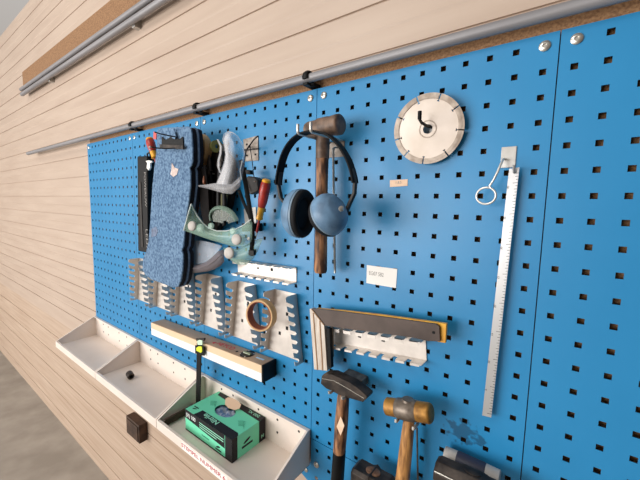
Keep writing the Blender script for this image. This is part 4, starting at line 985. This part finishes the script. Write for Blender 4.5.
# big hammer lower right and the white-faced mallet behind it
def octhead(name, c0, c1, ry, rz, parent, m_):
    c0 = V(c0); c1 = V(c1); L = (c1-c0).length; m = MB()
    secs = [(0, 0.82), (0.05, 0.98), (0.30, 1.0), (0.38, 1.10), (0.62, 1.10), (0.70, 1.0), (0.95, 0.98), (1, 0.82)]
    vs = []
    for f, s_ in secs:
        p = c0+(c1-c0)*f
        for k in range(8):
            a = PI/8+k*PI/4; vs.append(p+V((0, math.cos(a)*ry*s_, math.sin(a)*rz*s_)))
    n = len(secs); fs = [(i*8+j, i*8+(j+1) % 8, (i+1)*8+(j+1) % 8, (i+1)*8+j) for i in range(n-1) for j in range(8)]+[tuple(range(7,-1,-1)), tuple(range((n-1)*8, n*8))]
    m.add(vs, fs); return m.build(name, m_, parent, bevel=0.0012, smooth=30)
t = thing('hammer', 'large dark steel hammer head with a bright edge in the lower right corner', 'hammer', (0.37, -0.07, -0.93))
c0 = at(436.5, 468, -0.064); c1 = c0+V((0.118, 0.0, 0.0))
octhead('head', c0, c1, 0.026, 0.0235, t, DARKSTEEL)
e0 = c0+V((0.003, -0.0235, 0.0115)); 
MB().tube([e0, e0+V((0.112, 0, 0))], 0.0010, 6).build('worn_edge', EDGE, t, smooth=60)
hcx = (c0.x+c1.x)/2
MB().lathe([(-0.004, 0.012), (0.0005, 0.012), (0.001, 0.010)], (hcx, -0.064, c0.z+0.0245), (0,0,1), 20, sc=(1.1, 0.7), ref=(1,0,0)).build('handle_end', DARKSTEEL, t, smooth=40)
MB().tube([(hcx, -0.064, c0.z-0.02), (hcx, -0.062, c0.z-0.20)], [0.012, 0.015], 16).build('handle', WOOD, t, smooth=50)
t = thing('mallet', 'white-faced mallet with a dark slate body behind the large hammer', 'mallet', (0.37, -0.025, -0.93))
m0 = at(444.5, 454, -0.022); m1 = m0+V((0.105, 0, -0.001)); ax = V((1, 0, -0.01)).normalized()
MB().lathe([(0, 0.0125), (0.001, 0.0145), (0.022, 0.0148)], m0, ax, 28).build('nylon_face', PEWTER, t, smooth=40)
MB().lathe([(0.022, 0.0152), (0.024, 0.0158), (0.068, 0.0158), (0.070, 0.0152)], m0, ax, 28).build('head', SLATE, t, smooth=40)
MB().lathe([(0.070, 0.0148), (0.092, 0.0145), (0.093, 0.0125)], m0, ax, 28).build('nylon_face', PEWTER, t, smooth=40)
m = MB()
for k in range(9):
    p = m0+ax*(0.030+0.004*k)+V((0, -0.0148, -0.0052)); m.box(p.x, p.x+0.0028, p.y-0.0006, p.y+0.001, p.z-0.0012, p.z+0.0016)
m.build('printed_marks', WHITEINK, t)
mc = m0+ax*0.046
MB().tube([mc+V((0,0,-0.012)), mc+V((0,0,-0.20))], [0.010, 0.012], 16).build('handle', WOODLIGHT, t, smooth=50)
double_hook(hcx, c0.z-0.028, 0.020, 0.094, 0.012, 'double hook under the large dark hammer head in the corner', plate=True)

# ------------------------------------------------------------ light
w = bpy.data.worlds.new('world'); SC.world = w; w.use_nodes = True
N = w.node_tree.nodes; L = w.node_tree.links; bg = N['Background']
tc = N.new('ShaderNodeTexCoord'); sp = N.new('ShaderNodeSeparateXYZ'); L.new(tc.outputs['Generated'], sp.inputs[0])
mr = N.new('ShaderNodeMapRange'); mr.inputs['From Min'].default_value = -1; L.new(sp.outputs['Z'], mr.inputs['Value'])
cr = N.new('ShaderNodeValToRGB'); els = cr.color_ramp.elements
els[0].position = 0.30; els[0].color = (0.16, 0.105, 0.07, 1); els[1].position = 0.80; els[1].color = (0.62, 0.60, 0.58, 1)
e_ = els.new(0.52); e_.color = (0.34, 0.29, 0.25, 1)
L.new(mr.outputs[0], cr.inputs['Fac']); mx_ = N.new('ShaderNodeMapRange'); mx_.inputs['From Min'].default_value = -0.4; mx_.inputs['From Max'].default_value = 0.9; mx_.inputs['To Min'].default_value = 1.25; mx_.inputs['To Max'].default_value = 0.42
L.new(sp.outputs['X'], mx_.inputs['Value'])
vm_ = N.new('ShaderNodeVectorMath'); vm_.operation = 'SCALE'; L.new(cr.outputs['Color'], vm_.inputs[0]); L.new(mx_.outputs[0], vm_.inputs['Scale'])
L.new(vm_.outputs[0], bg.inputs['Color']); bg.inputs['Strength'].default_value = 0.68
def area(name, loc, target, size, power, color, sy=None):
    ld = bpy.data.lights.new(name, 'AREA'); ld.energy = power; ld.color = color; ld.shape = 'RECTANGLE'; ld.size = size; ld.size_y = sy or size
    o = bpy.data.objects.new(name, ld); COL.objects.link(o); o.location = loc
    o.rotation_euler = (V(target)-V(loc)).to_track_quat('-Z', 'Y').to_euler()
    return o
area('window_daylight', (-2.9, -4.6, -0.42), (-0.5, 0, -0.45), 5.0, 270, (1.0, 0.985, 0.97), 2.0)
area('overhead_fill', (-0.9, -2.0, 1.5), (-0.3, 0, -0.4), 1.2, 20, (1.0, 0.96, 0.9), 0.5)  # added fill from above to brighten the trays; no lamp known there

SC.view_settings.view_transform = 'Standard'; SC.view_settings.look = 'None'
SC.view_settings.exposure = 0.18; SC.view_settings.gamma = 1.0; SC.view_settings.use_curve_mapping = False
